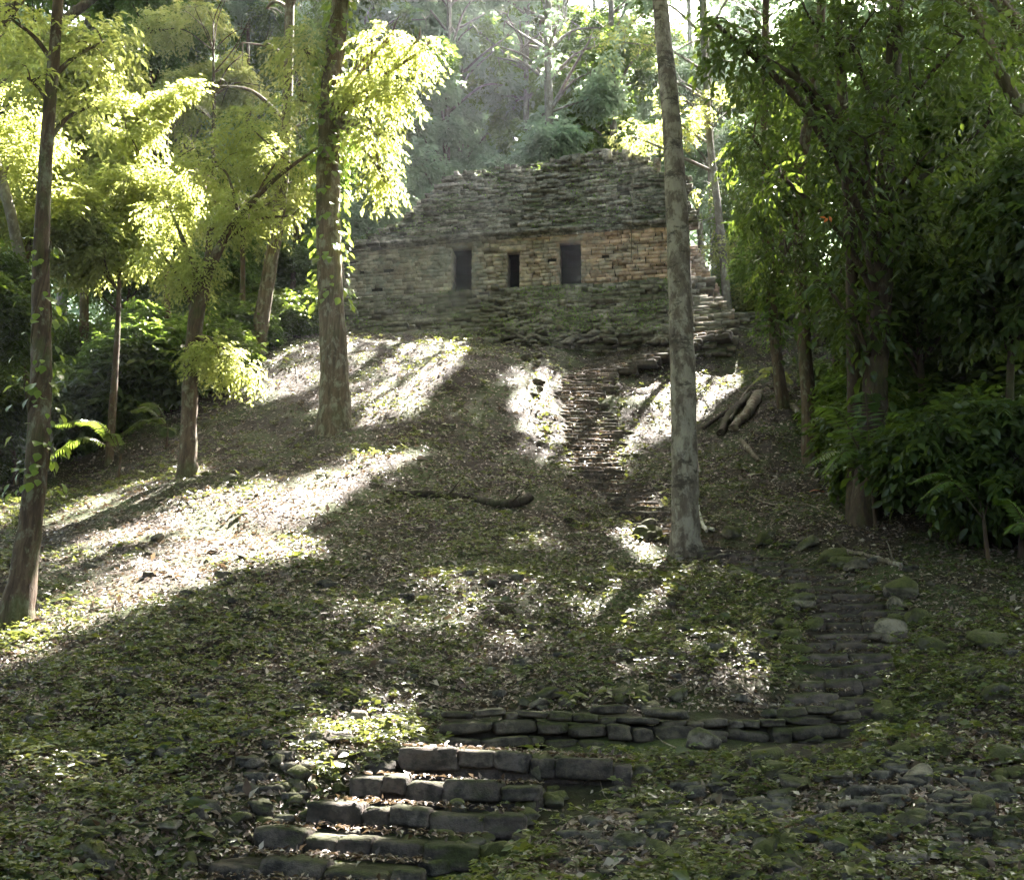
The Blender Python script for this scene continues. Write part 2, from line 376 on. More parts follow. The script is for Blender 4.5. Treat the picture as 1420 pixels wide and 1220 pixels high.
def bark_mat(name, c0, c1, c2, lich=.3, lichcol=(.4, .4, .34), stretch=.18, sc_=6, moss=0, band=0):
    m, nt, N, L = mat(name); v = coord(nt, 'Object', (1, 1, stretch)); v2 = coord(nt, 'Object', (1, 1, .6))
    a = noise(nt, sc_, 6, .7, v, .3); b = noise(nt, 4.5, 8, .72, v2, .25); c = noise(nt, 34, 4, .75, v)
    col = ramp(nt, a, [(.3, c0), (.5, c1), (.72, c2)])
    lf = ramp(nt, b, [(.6-.3*lich, (0, 0, 0)), (.7-.3*lich, (.85, .85, .85))])
    col = mixc(nt, lf, col, mixc(nt, .35, lichcol, ramp(nt, a, [(.35, c1), (.6, lichcol)])))
    if moss:
        d = noise(nt, 1.4, 4, .7, v2); col = mixc(nt, ramp(nt, d, [(.5, (0, 0, 0)), (.62, (moss,)*3)]), col, (.05, .07, .015))
    if band:      # dark weathered rings and scars
        e = noise(nt, 1.6, 7, .75, coord(nt, 'Object', (1, 1, 2.2))); col = mixc(nt, ramp(nt, e, [(.54, (0, 0, 0)), (.6, (band,)*3)]), col, (.035, .026, .02))
    finish(nt, col, .85, mixc(nt, .5, a, c), .9, .03); return m
M['bark_pale'] = bark_mat('pale_bark', (.05, .035, .027), (.12, .092, .072), (.19, .16, .13), .5, (.31, .275, .225), .3, 6, .0, .8)
M['bark_brown'] = bark_mat('brown_bark', (.025, .015, .01), (.075, .047, .03), (.14, .1, .065), .25, (.2, .2, .14), .15, 11, .5)
M['bark_big'] = bark_mat('ridged_bark', (.03, .02, .012), (.1, .07, .042), (.19, .145, .095), .3, (.25, .24, .17), .1, 11, .3)
M['bark_dark'] = bark_mat('dark_bark', (.02, .013, .01), (.05, .032, .022), (.09, .062, .042), .15, (.16, .15, .12), .2, 8, .3)
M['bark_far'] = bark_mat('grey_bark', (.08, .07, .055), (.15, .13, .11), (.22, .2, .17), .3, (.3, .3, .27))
M['wood_dead'] = bark_mat('dead_wood', (.05, .035, .025), (.12, .09, .065), (.22, .18, .14), .3, (.3, .28, .24), .2, 10, .3)
M['wood_rot'] = bark_mat('rotten_wood', (.015, .01, .008), (.035, .024, .018), (.07, .05, .04), .1, (.1, .1, .07), .3, 12, .3)
M['wood_white'] = bark_mat('bleached_wood', (.25, .22, .18), (.4, .37, .32), (.55, .52, .47), .3, (.5, .5, .45), .3, 10)

# ------------------------------------------------------------------ ground
def build_ground():
    ex = np.array([60, 85, 120, 170, 240, 340.]); X = np.concatenate([-ex[::-1], GX, ex]); Y = np.concatenate([-ex[::-1]-5, GY, ex+90])
    x, y = np.meshgrid(X, Y, indexing='ij'); z = H(x, y); v = np.stack([x, y, z], -1)
    nx, ny = len(X), len(Y); i = np.arange(nx-1)[:, None]*ny; j = np.arange(ny-1)[None]
    b = Buf(); b.add(v, np.stack([i+j, i+j+ny, i+j+ny+1, i+j+1], -1).reshape(-1, 4), 0)
    return tag(build('ground', b, M['soil'], smooth=True), kind='structure', label='brown leaf covered hillside rising to the temple')
build_ground()

def field_points(n, ymin=5.5, ymax=44, power=1.0):
    """random places on the slope within and just beyond the view, denser close by"""
    Y = ymin*(ymax/ymin)**(rng.random(n)**power); x = (rng.random(n)*2-1)*(Y*.56+.8)
    return x, Y
stair_line = STL
def open_ground(x, y, z, m=0):
    """keep leaves off the stair treads"""
    pd = seg_dist(x, y, path); ok = (pd > .55) | (rng.random(len(x)) < .10)
    sd = seg_dist(x, y, stair_line); ok &= (sd > .95) | (rng.random(len(x)) < .05)
    u, v = project(np.stack([x, y, z], -1)); ok &= ~((u > 615) & (u < 1185) & (v > 985) & (v < 1052) & (y < 13.2))
    ok &= y < 39.5
    return ok
def ground_normals(x, y):
    e = .15; dx = (H(x+e, y)-H(x-e, y))/(2*e); dy = (H(x, y+e)-H(x, y-e))/(2*e)
    return norm(np.stack([-dx, -dy, np.ones_like(dx)], -1))
def greenness(x, y):
    u, v = project(np.stack([x, y, H(x, y)], -1))
    g = fbm(x*.45, y*.45, 2)*1.1+fbm(x*1.7, y*1.7, 6)*.5-.45
    g = g - .28*np.exp(-((u-640)/170)**2-((v-560)/75)**2) - .25*np.exp(-((u-1080)/190)**2-((v-640)/110)**2) - .42*np.exp(-((u-1020)/430)**2-((v-1130)/110)**2) - .25*np.exp(-((u-350)/200)**2-((v-1130)/90)**2)
    g = g - .5*np.exp(-((u-270)/240)**2-((v-745)/75)**2) + .12*np.exp(-((u-300)/300)**2-((v-950)/90)**2)+ .12*np.exp(-((u-650)/150)**2-((v-800)/90)**2)  # left sun streak whitened by colour: green plants thinned so pale litter shows
    return g
def ground_leaves():
    # low plants: small rosettes of leaves on short stems
    x, y = field_points(74000); g = greenness(x, y); k = g > rng.random(len(x))*.46+.03; x, y = x[k], y[k]; z = H(x, y)
    k = open_ground(x, y, z); x, y, z = x[k], y[k], z[k]; nrm = ground_normals(x, y)
    sz = rng.uniform(.035, .1, len(x))*np.clip(.75+y*.018, .8, 1.25); sz = np.where(rng.random(len(x)) < .05, sz*rng.uniform(1.5, 2.4, len(x)), sz); hh = rng.uniform(.01, .16, len(x))*np.where(np.abs(x+y*.28)<3.5, np.where(y > 17, .4, 1), 1); b = Buf(); K_ = 5
    th = rng.random(len(x))*6.28
    for q in range(K_):
        a = th+q*6.283/K_+rng.normal(0, .35, len(x)); d = np.stack([np.cos(a), np.sin(a), rng.uniform(-.25, .5, len(x))], -1)
        p = np.stack([x, y, z], -1)+nrm*hh[:, None]+rng.normal(0, .012, (len(x), 3))
        add_leaves(b, p, d, nrm+rng.normal(0, .35, (len(x), 3)), sz*rng.uniform(.6, 1.2, len(x)), wr=.55, fold=.08, droop=.15)
    tag(build('ground_cover', b, M['cover']), 'low green plants carpeting the slope', None, None, 'stuff')
    x, y = field_points(230000); g = greenness(x, y); k = (g < .42+rng.random(len(x))*.35); x, y = x[k], y[k]; z = H(x, y)
    k = open_ground(x, y, z); x, y, z = x[k], y[k], z[k]; nrm = ground_normals(x, y)
    b = Buf(); d = rand_dir(len(x)); d -= nrm*(d*nrm).sum(1)[:, None]*.75
    for tc, tX, tY, tw_, td, lift in TREADS:
        q = int(tw_*td*240*rng.uniform(.3, 1)); a_ = rng.random(q)*tw_; c_ = rng.random(q)**.8*td; P_ = tc+tX*a_[:, None]+tY*c_[:, None]+Zv*(lift+.02*rng.random(q))[:, None]
        dd = rand_dir(q)*[1, 1, .25]; add_leaves(b, P_, dd, Zv+rng.normal(0, .3, (q, 3)), rng.uniform(.03, .09, q), wr=.5, fold=.14)
    add_leaves(b, np.stack([x, y, z], -1)+nrm*rng.uniform(.003, .04, len(x))[:, None], d, nrm+rng.normal(0, .45, (len(x), 3)), np.exp(rng.normal(-2.85, .38, len(x)))*np.clip(.75+y*.018, .8, 1.3), wr=.5, fold=.14, droop=rng.uniform(-.1, .3))
    tag(build('fallen_leaves', b, M['litter']), 'dry brown leaf litter strewn over the slope', None, None, 'stuff')
    # pebbles and chips of limestone among the leaves
    x, y = field_points(7500, 6, 20); z = H(x, y); u, v = project(np.stack([x, y, z], -1))
    w = .12+1.1*np.exp(-((u-1050)/420)**2-((v-1120)/100)**2)+.8*np.exp(-((u-330)/220)**2-((v-1120)/110)**2)
    k = (rng.random(len(x)) < w) & open_ground(x, y, z); b = Buf()
    for X_, Y_, Z_ in zip(x[k], y[k], z[k]):
        a = rng.random()*6.3; s = .016+.12*rng.random()**2.6
        rblock(b, np.array([X_, Y_, Z_+s*.2]), np.array([math.cos(a), math.sin(a), 0]), np.array([-math.sin(a), math.cos(a), 0.]), norm(np.array([rng.normal()*.3, rng.normal()*.3, 1])), (s*2, s*1.5, s), CG4, 6, amp=.2)
    tag(build('gravel', b, M['pebble']), 'small limestone chips scattered among the leaves', None, None, 'stuff')
    # twigs
    b = Buf(); x, y = field_points(500, 7, 36)
    for X_, Y_ in zip(x, y):
        a = rng.random()*3.14; l = rng.uniform(.15, .6); t = np.linspace(-1, 1, 4)*l; xx = X_+np.cos(a)*t+rng.normal(0, .02, 4); yy = Y_+np.sin(a)*t
        tube(b, np.stack([xx, yy, H(xx, yy)+.03], -1), rng.uniform(.003, .009), 4)
    tag(build('twigs', b, M['wood_dead']), 'thin dead twigs lying across the slope', None, None, 'stuff')

# ------------------------------------------------------------------ lower steps
lower = [((232,1226),(530,1240),8.35),((287,1188),(580,1206),8.85),((353,1150),(660,1170),9.3),((423,1113),(724,1131),9.75),((484,1077),(748,1094),10.2),((554,1038),(876,1056),10.7)]
st = thing('stone_stairway', 'worn lower stone steps with sunlit treads at the foot of the slope', 'stairway', at(500,1190,8.9), None)
st_o = np.array(st.location)
for i, (a, b_, D) in enumerate(lower):
    A_ = at(*a, D+.12); B_ = at(*b_, D-.1); X = norm(B_-A_); Yv = np.cross(Zv, X); Yv = norm(Yv); Lw = np.linalg.norm(B_-A_)
    # a packed earth and rubble core behind the riser, then the kerb blocks as separate stones
    core = Buf(); rblock(core, (A_+B_)/2+Yv*.42-Zv*.2, X, Yv, norm(np.cross(X, Yv)), (Lw*1.0, .7, .34), CG6, 12, .02)
    TREADS += [(A_+Yv*.0, X, Yv, Lw, .42, .03)]*2
    step = build('step', core, M['step'], st, st_o, True)
    u = 0; 
    while u < Lw-.12:
        w = min(rng.uniform(.22, .6), Lw-u); hh = .2+rng.normal(0, .025)
        if Lw-u-w < .18: w = Lw-u
        c = A_+X*(u+w/2)+Yv*(.16+rng.normal(0, .02))-Zv*(hh/2-.0-rng.normal(0, .02)); bb = Buf()
        tl = rng.normal(0, .05); X2 = norm(X+Zv*tl); rblock(bb, c, X2, Yv, norm(np.cross(X2, Yv)), (w*1.015, .36, hh), CG8, 8, .065)
        build('stone_block', bb, M['step'], step, st_o, True); u += w

# ------------------------------------------------------------------ upper flight
def arc(line):
    d = np.concatenate([[0], np.cumsum(np.linalg.norm(np.diff(line[:, :2], axis=0), axis=1))]); return d
up = thing('stone_stairway', 'long dark narrow stone stairway winding up the slope to the temple', 'stairway', path[0]); up_o = path[0]
pl = smooth_line(path, 10); pl[:, 2] = H(pl[:, 0], pl[:, 1]); pw = np.interp(np.linspace(0, 1, len(pl)), np.linspace(0, 1, len(path)), path_w)
sarc = arc(pl); zs = np.maximum.accumulate(pl[:, 2]+.2); znext = zs[0]; idx = 0; k = 0; stepz = []
while True:
    znext = zs[0]+.1+k*.19
    if znext > zs[-1]: break
    q = np.argmax(zs >= znext); f = (znext-zs[q-1])/max(zs[q]-zs[q-1], 1e-6) if q else 0
    p = pl[q-1]*(1-f)+pl[q]*f if q else pl[0]; tdir = norm(pl[min(q+4, len(pl)-1)]-pl[max(q-5, 0)]); tdir[2] = 0; tdir = norm(tdir*np.array([.45, 1, 0]))
    X = np.array([tdir[1], -tdir[0], 0]); w = pw[q]*rng.uniform(.85, 1.15); c = p-X*w/2+X*rng.normal(0, .06); c[2] = znext
    TREADS.append((c, X, tdir, w, .4, .04)); b = Buf(); u = 0
    while u < w:
        bw = rng.uniform(.3, .8); jz = rng.normal(0, .018); X2 = norm(X+Zv*rng.normal(0, .035))
        rblock(b, c+X*(u+bw/2)+tdir*(.25+rng.normal(0, .035))+Zv*(jz-.12), X2, tdir, norm(np.cross(X2, tdir)), (bw*1.02, .55, .22), CG6, 9, .06)
        u += bw
    build('step', b, M['upstep'], up, up_o, True); k += 1
print('upper steps', k)

# ------------------------------------------------------------------ terrace wall
tw = thing('terrace_wall', 'low mossy stone retaining wall between the lower steps and the upper stairway', 'wall', at(900,1040,12.4)); tw_o = np.array(tw.location)
A_ = at(612,1052,12.15); B_ = at(1185,1050,12.6); X = norm((B_-A_)*np.array([1, 1, 0])); Yv = norm(np.cross(Zv, X)); Lw = np.linalg.norm(B_-A_)
core = Buf(); rblock(core, (A_+B_)/2+Yv*.48+Zv*.09, X, Yv, Zv, (Lw, .5, .5), CG6, 14, .02); build('earth_core', core, M['mortar'], tw, tw_o)
z = A_[2]-.14; b = Buf(); cidx = 0
for hh in (.2, .13, .17, .1, .13):
    u = -.05+rng.uniform(0, .15)+(cidx == 4)*1.5; lim = Lw
    while u < lim:
        w = rng.uniform(.14, .55); h2 = hh*rng.uniform(.75, 1.12); X2 = norm(X+Zv*rng.normal(0, .05))
        if cidx > 3 and rng.random() < .35: u += w; continue
        rblock(b, A_*np.array([1, 1, 0])+X*(u+w/2)+Yv*(.1+cidx*.06+rng.normal(0, .035))+Zv*(z+hh/2+rng.normal(0, .012)+.05*math.sin(u*1.3+1)), X2, Yv, norm(np.cross(X2, Yv)), (w*1.02, .4, h2), CG6, 5, .09); u += w*rng.uniform(.98, 1.06)
    z += hh; cidx += 1
build('masonry', b, M['wall'], tw, tw_o, True)

ground_leaves()
# ------------------------------------------------------------------ rocks
def ico(sub):
    bm = bmesh.new(); bmesh.ops.create_icosphere(bm, subdivisions=sub, radius=1); v = np.array([x.co[:] for x in bm.verts]); f = np.array([[l.index for l in q.verts] for q in bm.faces]); bm.free(); return v, f
ICO = ico(3)
def rock_buf(flat=.6, amp=.22, planes=16):
    v, f = ICO; v = v.copy()
    for _ in range(planes):      # chop flat faces like broken limestone
        d = norm(rng.normal(size=3)); h = rng.uniform(.42, .85); o = v @ d; m = o > h; v[m] -= np.outer(o[m]-h, d)*.92
    v = wob(v, amp*.45, 2.5)+rng.normal(0, .012, v.shape); v = v*np.array([1, .78, flat]); b = Buf(); b.add(v, f); return b
rock_mesh = []
for i in range(9):
    o = build('rock', rock_buf(rng.uniform(.45, .75)), M['rock'] if i % 3 else M['mossrock'], smooth=False)
    rock_mesh.append(o.data); bpy.data.objects.remove(o)
moss_mesh = [m for i, m in enumerate(rock_mesh) if i % 3 == 0]; bare_mesh = [m for i, m in enumerate(rock_mesh) if i % 3]
def place_rock(px, py, size, label, group=None, moss=False, P=None, sink=.15, name='rock', mesh=None):
    p = hit(px, py) if P is None else np.array(P); o = bpy.data.objects.new(name, mesh or random.choice(moss_mesh if moss else bare_mesh)); C.objects.link(o)
    s = size*p[1]/F/2; o.scale = (s*rng.uniform(.85, 1.2), s*rng.uniform(.8, 1.2), s*rng.uniform(.8, 1.15)); o.rotation_euler = (rng.normal(0, .25), rng.normal(0, .25), rng.random()*6.28)
    o.location = p+Zv*s*(.45-sink); return tag(o, label, 'rock', group)
def scatter(n, fn, label, group, smin, smax, moss=.3):
    for _ in range(n):
        px, py = fn(); s = smin*(smax/smin)**rng.random(); place_rock(px, py, s, label, group, rng.random() < moss)
special = [
 (1316,1003,34,'pale grey rounded rock standing up from the rubble right of the stairway foot',0),
 (1268,1038,30,'flat pale rock below the upright grey rock at right',0),
 (1258,1148,58,'broad mossy limestone boulder at lower right of the slope',0),
 (1200,1150,40,'grey rock just left of the broad boulder at lower right',0),
 (1400,1205,40,'pale rock in the bottom right corner',0),
 (218,752,30,'dark rock alone in the sunlit patch at left',0),
 (335,775,18,'small dark stone at the lower edge of the sunlit patch',0),
 (560,1020,46,'mossy round rock at the left end of the top lower step',1),
 (528,1012,44,'mossy rock leaning beside the round one above the steps',1),
 (415,1085,44,'mossy boulder beside the left end of the third lower step',1),
 (437,1029,36,'large pale pink rock on top of the rubble pile left of the steps',0),
 (755,1075,62,'mossy boulder overhanging the right end of the second highest lower step',1),
 (1000,1085,52,'dark mossy rock in the rubble below the terrace wall',1),
 (975,1040,60,'wide pale rock leaning on the foot of the terrace wall',0),
 (1110,1030,54,'mossy rock at the right end of the terrace wall',1),
 (1060,1058,60,'mossy rock below the right end of the terrace wall',1),
 (790,975,34,'pale squared stone lying above the terrace wall',0),
 (748,982,38,'pale cracked stone at the top left of the terrace wall',0),
 (750,1008,28,'small square pale stone set in the left of the terrace wall',0),
 (690,1195,70,'thick mossy rock at the bottom beside the lowest step',1),
 (1235,885,60,'flat slab lying beside the bend of the upper stairway',0),
 (1375,900,70,'long flat mossy stone at right edge of the slope',1),
 (1290,905,60,'wide dark mossy stone right of the upper stairway',1),
 (120,1195,56,'mossy rock in the bottom left corner',1),
 (330,1145,40,'rounded mossy rock on the left side of the lower steps',1)]
for px, py, s, lab, ms in special: place_rock(px, py, s, lab, None, bool(ms))
scatter(30, lambda: (rng.normal(465, 45), rng.normal(1045, 28)), 'loose limestone rock in the pile above the left side of the lower steps', 'rocks in the pile left of the lower steps', 14, 40, .4)
scatter(32, lambda: (lambda t: (430-t*230+rng.normal(0, 40), 1080+t*130+rng.normal(0, 16)))(rng.random()), 'mossy rock edging the left side of the lower steps', 'rocks edging the lower steps on the left', 14, 42, .55)
scatter(38, lambda: (lambda t: (785-t*170+rng.normal(0, 26), 1085+t*130+rng.normal(0, 14)))(rng.random()), 'mossy rock edging the right side of the lower steps', 'rocks edging the lower steps on the right', 18, 56, .7)
scatter(78, lambda: (rng.uniform(800, 1410), rng.uniform(1045, 1220)), 'grey rubble stone on the slope below the terrace wall', 'rubble below the terrace wall', 18, 60, .5)
scatter(20, lambda: (rng.uniform(700, 960), rng.normal(975, 9)), 'loose stone lying along the top of the terrace wall', 'loose stones on top of the terrace wall', 14, 40, .5)
def alongside(side, lo, hi):
    t = rng.uniform(lo, hi); i = int(t*(len(pl)-1)); q = pl[i]; w = pw[i]/2+abs(rng.normal(.12, .22)); x = q[0]+side*w; u, v = project(np.array([x, q[1], H(x, q[1])])); return float(u), float(v)
scatter(22, lambda: alongside(-1, 0, .45), 'mossy stone bordering the left edge of the lower part of the upper stairway', 'stones along the left edge of the upper stairway', 18, 52, .7)
scatter(22, lambda: alongside(1, 0, .45), 'mossy stone bordering the right edge of the lower part of the upper stairway', 'stones along the right edge of the upper stairway', 18, 60, .7)
scatter(24, lambda: alongside(-1, .55, 1), 'pale stone on the sunny bank left of the upper stairway', 'stones on the bank left of the upper stairway', 8, 26, .1)
scatter(12, lambda: alongside(1, .55, 1), 'stone on the bank right of the top of the upper stairway', 'stones right of the top of the upper stairway', 7, 18, .3)
scatter(10, lambda: (rng.uniform(1220, 1420), rng.uniform(830, 1000)), 'half buried mossy stone on the dark slope at right', 'half buried stones on the right slope', 16, 60, .8)
scatter(0, lambda: (rng.uniform(560, 900), rng.uniform(620, 860)), 'small stone half hidden in the plants of the middle slope', 'stones in the middle slope', 8, 18, .3)

# ------------------------------------------------------------------ temple
Lp = at(478, 419, 44.3); Rp = at(956, 399, 42.0); zb = 19.0
Lp = np.array([Lp[0], Lp[1], zb]); Rp = np.array([Rp[0], Rp[1], zb]); Lp_px = Lp
fx = norm(Rp-Lp); fy = np.array([-fx[1], fx[0], 0]); TW = np.linalg.norm(Rp-Lp)   # fy points into the building
rot = math.atan2(fx[1], fx[0])
def fz(px, py, v=0):
    """temple coordinates (along the front, height) of a place of the photograph on its front"""
    d = ray(px, py); o = Lp+fy*v; t = ((o-EYE)@fy)/(d@fy); P = EYE+d*t; return (P-o)@fx, P[2]-zb
temple = thing('stone_temple', 'ruined stone temple with three dark doorways at the head of the slope', 'temple', Lp, None, rot)
def tb(): return Buf()
def box(b, u0, u1, v0, v1, z0, z1, j=0., r=None):
    rblock(b, np.array([(u0+u1)/2, (v0+v1)/2, (z0+z1)/2]), np.array([1., 0, 0]), np.array([0, 1., 0]), Zv, (abs(u1-u0), abs(v1-v0), abs(z1-z0)), CG1, amp=j, r=r)
doors_px = [(627,655,345,414),(703,721,350,411),(775,806,337,407)]
doors = []
for x0, x1, y0, y1 in doors_px:
    u0, zt = fz(x0, y0); u1, _ = fz(x1, y0); _, z0 = fz((x0+x1)/2, y1); doors.append((u0, u1, z0, zt))
WH = fz(720, 328)[1]; print('temple', TW, 'wall', WH, 'doors', doors)
Z0 = -.6
# front wall core with openings, side walls, back wall, vault over the room
b = tb(); cuts = [0]+[c for d in doors for c in (d[0], d[1])]+[TW]
for i in range(0, len(cuts), 2): box(b, cuts[i]+.08*(i == 0), cuts[i+1]-.08*(i == len(cuts)-2), .1, .85, Z0, WH)
for d in doors: box(b, d[0], d[1], .1, .85, d[3]+.02, WH)
box(b, .08, .9, .85, 4.6, Z0, WH); box(b, TW-.9, TW-.08, .85, 4.6, Z0, WH); box(b, .9, TW-.9, 3.6, 4.6, Z0, WH); box(b, .08, TW-.08, .85, 4.6, WH+.003, WH+.25)
box(b, .9, TW-.9, .85, 3.6, Z0, -.12)
build('wall_core', b, M['mortar'], temple)
b = tb(); z = Z0; seams = [fz(741, 370)[0], fz(857, 370)[0], fz(683, 370)[0]]
while z < WH-.04:
    hh = min(rng.uniform(.13, .22), WH-z); u = rng.uniform(-.1, .1)
    while u < TW:
        w = rng.uniform(.22, .62)
        if TW-u-w < .15: w = TW-u
        segs = [(u, u+w)]
        for d in doors:
            if z+hh > d[2]-.02 and z < d[3]: segs = [s for a, c in segs for s in ((a, min(c, d[0])), (max(a, d[1]), c)) if s[1]-s[0] > .04]
        for a, c in segs:
            stick = 0.
            for s_ in seams:
                if abs((a+c)/2-s_) < .12: stick = .1
            if rng.random() < .985 or z < .2: box(b, a+.015, c-.015, -.06-abs(rng.normal(0, .03))+stick, .3, z+.013, z+hh-.013, .04)
        u += w
    z += hh
# jamb faces and door threshold blocks
build('wall', b, M['facade'], temple)
for d in doors:
    b = tb(); box(b, d[0]-.28, d[1]+.28, -.11, .3, d[3], d[3]+.24, .03); build('lintel', b, M['facade'], temple)
for d in doors:
    for s_, u in ((1, d[0]), (-1, d[1])):
        b = tb(); zz = d[2]-.1
        while zz < d[3]: hh = rng.uniform(.14, .22); box(b, u-s_*.1, u+s_*rng.uniform(.0, .025), -.05, .84, zz, min(zz+hh-.02, d[3]), .03); zz += hh
        build('door_jamb', b, M['facade'], temple)
b = tb(); u = -.15
def cor_h(u): return np.interp(u, [0, TW*.35, TW*.62, TW], [WH-.14, WH-.02, WH, WH+.1])
while u < TW+.1:
    w = rng.uniform(.3, .8)
    if rng.random() < .93: box(b, u+.006, u+w-.006, -.4+rng.normal(0, .05), .5, cor_h(u)+.0, cor_h(u)+.13+rng.normal(0, .02), .04, r=.2+.6*rng.random())
    box(b, u+.1, u+w+.08, -.17+rng.normal(0, .02), .5, cor_h(u)-.12, cor_h(u)-.004, .02); u += w
build('cornice', b, M['roof'], temple)
# stepped rubble roof
prof_px = [(478,336),(520,325),(560,303),(590,272),(618,246),(660,238),(720,229),(775,224),(790,216),(830,211),(868,213),(905,222),(915,240),(956,246)]
def setb(h): return .05+h*.52
pu = []; ph_ = []
for x, y in prof_px:
    u, h = fz(x, y, 0)
    for _ in range(6): u, h = fz(x, y, setb(max(h-WH, 0)))
    pu.append(u); ph_.append(h-WH)
pu = np.array(pu); ph_ = np.array(ph_); print('roof', ph_.max())
b = tb(); core = tb(); h = .13; top = ph_.max()
while h < top:
    hh = rng.uniform(.1, .17); us = np.linspace(0, TW, 300); ok = us[np.interp(us, pu, ph_) > h+.02]
    if len(ok) < 3: break
    ul, ur = ok[0], ok[-1]
    box(core, ul+.25, ur-.1 if ur < TW-.1 else TW-.15, setb(h)+.22, max(5-setb(h)*.4, setb(h)+.9), WH+h-.01, WH+h+hh-.012)
    u = ul+rng.uniform(-.15, .1); hole = 0
    while u < ur:
        w = rng.uniform(.2, .7); tp = np.interp(u+w/2, pu, ph_)
        if h < tp+rng.normal(0, .06) and rng.random() < .94:
            rough_ = .04+.09*fbm(u*.8, h*.9, 3); rec = -.16*(fbm(u*.9+5, h*1.3, 1) > .6)
            box(b, u, u+w*.97, setb(h)-.02+rng.normal(0, rough_)-rec, setb(h)+.5, WH+h, WH+h+hh*.96, .07, r=min(1, .35*rng.random()+.75*(rng.random() < .12+.35*(fbm(u*.8+9, h*1.2, 2) > .52))))
        u += w
    # left hip of the roof
    v = setb(h)+.3
    while v < 4:
        w = rng.uniform(.2, .5); box(b, ul-.05+rng.normal(0, .05), ul+.4, v, v+w*.96, WH+h, WH+h+hh*.95, .03); box(b, ur-.4, ur+.03+rng.normal(0, .05), v, v+w*.96, WH+h, WH+h+hh*.95, .03); v += w
    h += hh
build('roof_core', core, M['mortar'], temple); roof = build('roof', b, M['roof'], temple)
# loose stones and stubs along the ridge
b = tb()
for _ in range(70):
    u = rng.uniform(1.5, TW); t_ = np.interp(u, pu, ph_)
    if t_ < 1: continue
    w = rng.uniform(.12, .35); box(b, u, u+w, setb(t_)-.1+rng.uniform(-.1, .5), setb(t_)+.5, WH+t_-.1, WH+t_+rng.uniform(0, .16), .05)
for (x, y0, y1) in ((798,214,226),(841,209,220),(868,208,220)):
    u, h0 = fz(x, (y0+y1)/2, setb(4)); box(b, u-.15, u+.22, 2.0, 2.5, h0-.35, h0+.18, .06)
build('ridge_stones', b, M['roof'], temple)['kind'] = 'stuff'
# moss, grass tufts and seedlings rooted on the roof
b = Buf(); n_ = 2600; u = rng.uniform(0, TW, n_); hh = rng.uniform(0, 1, n_)*np.interp(u, pu, ph_); k = fbm(u*.7, hh*.9, 6) > .5; u = u[k]; hh = hh[k]
p = np.stack([u, setb(hh)-.08, WH+hh+.05], -1); d = rand_dir(len(p))*np.array([1, .6, .6])+[0, -.6, -.1]
add_leaves(b, p, d, np.array([0, -.4, 1.])+rng.normal(0, .4, (len(p), 3)), rng.uniform(.06, .15, len(p)), wr=.5)
build('roof_plants', b, M['leaf_mid'], temple)
# broken end wall at the right
b = tb(); z = -1.3
while z < 1.9:
    hh = rng.uniform(.1, .16); ue = TW+np.interp(z, [-1.3, 0, .6, 1.9], [1.35, 1.15, .8, .35])+rng.normal(0, .06); u = TW-.7
    while u < ue:
        w = rng.uniform(.2, .42); box(b, u, min(u+w*.97, ue), .25+rng.normal(0, .04), 1.6, z, z+hh*.96, .03); u += w
    z += hh
build('broken_wall', b, M['facade'], temple)
# roots hanging down the front
b = tb(); pts_ = [fz(955*.0+876, y, -.3) for y in range(222, 372, 12)]
tube(b, [np.array([u+rng.normal(0, .03), -.5 if h < WH else setb(h-WH)-.3, h]) for u, h in pts_], .018, 5)
tube(b, [np.array([u, -.28, h]) for u, h in [fz(872, 400, -.2), fz(884, 408, -.2), fz(893, 418, -.2), fz(888, 428, -.2)]], .03, 5)
build('hanging_root', b, M['wood_dead'], temple)

# platform of slab courses under the temple
pf = thing('stone_platform', 'broad stepped platform of mossy slabs under the temple', 'platform', Lp, None, rot)
b = tb(); core = tb(); z = -.02; k = 0; v = -1.0
while z > -5.6:
    hh = rng.uniform(.13, .24); u0 = -2.2-k*.06; u1 = TW+.4 if z > -1.5 else TW+1.2
    if k < 5: u0 = -.8+rng.normal(0, .2)-k*.3
    box(core, u0+.1, u1-.1, v+.25, 2, z-hh, z-.01)
    u = u0
    while u < u1:
        w = rng.uniform(.2, .75); tl = .1*math.sin(u*.7+k*.9)
        if rng.random() < .96: box(b, u, u+w*.98, v+rng.normal(0, .1)+tl, v+.7, z-hh+.045+rng.normal(0, .02), z+rng.normal(0, .014), .05)
        u += w
    z -= hh; v -= .05 if z < -3.9 else (rng.uniform(.1, .22) if k % 4 else rng.uniform(.2, .34)); k += 1
build('platform_core', core, M['mortar'], pf); build('slab_courses', b, M['platform'], pf)
b = Buf(); n_ = 6000; u = rng.uniform(-1.5, TW, n_); t_ = rng.random(n_); k = fbm(u*.8, t_*6, 6) > .52; u = u[k]; t_ = t_[k]
p = np.stack([u, -1.05-t_*3.9, -.02-t_*3.75], -1); d = rand_dir(len(p))+[0, -.4, .2]
add_leaves(b, p, d, np.array([0, -.4, 1.])+rng.normal(0, .4, (len(p), 3)), rng.uniform(.05, .13, len(p)), wr=.5)
build('moss_tufts', b, M['leaf_mid'], pf)
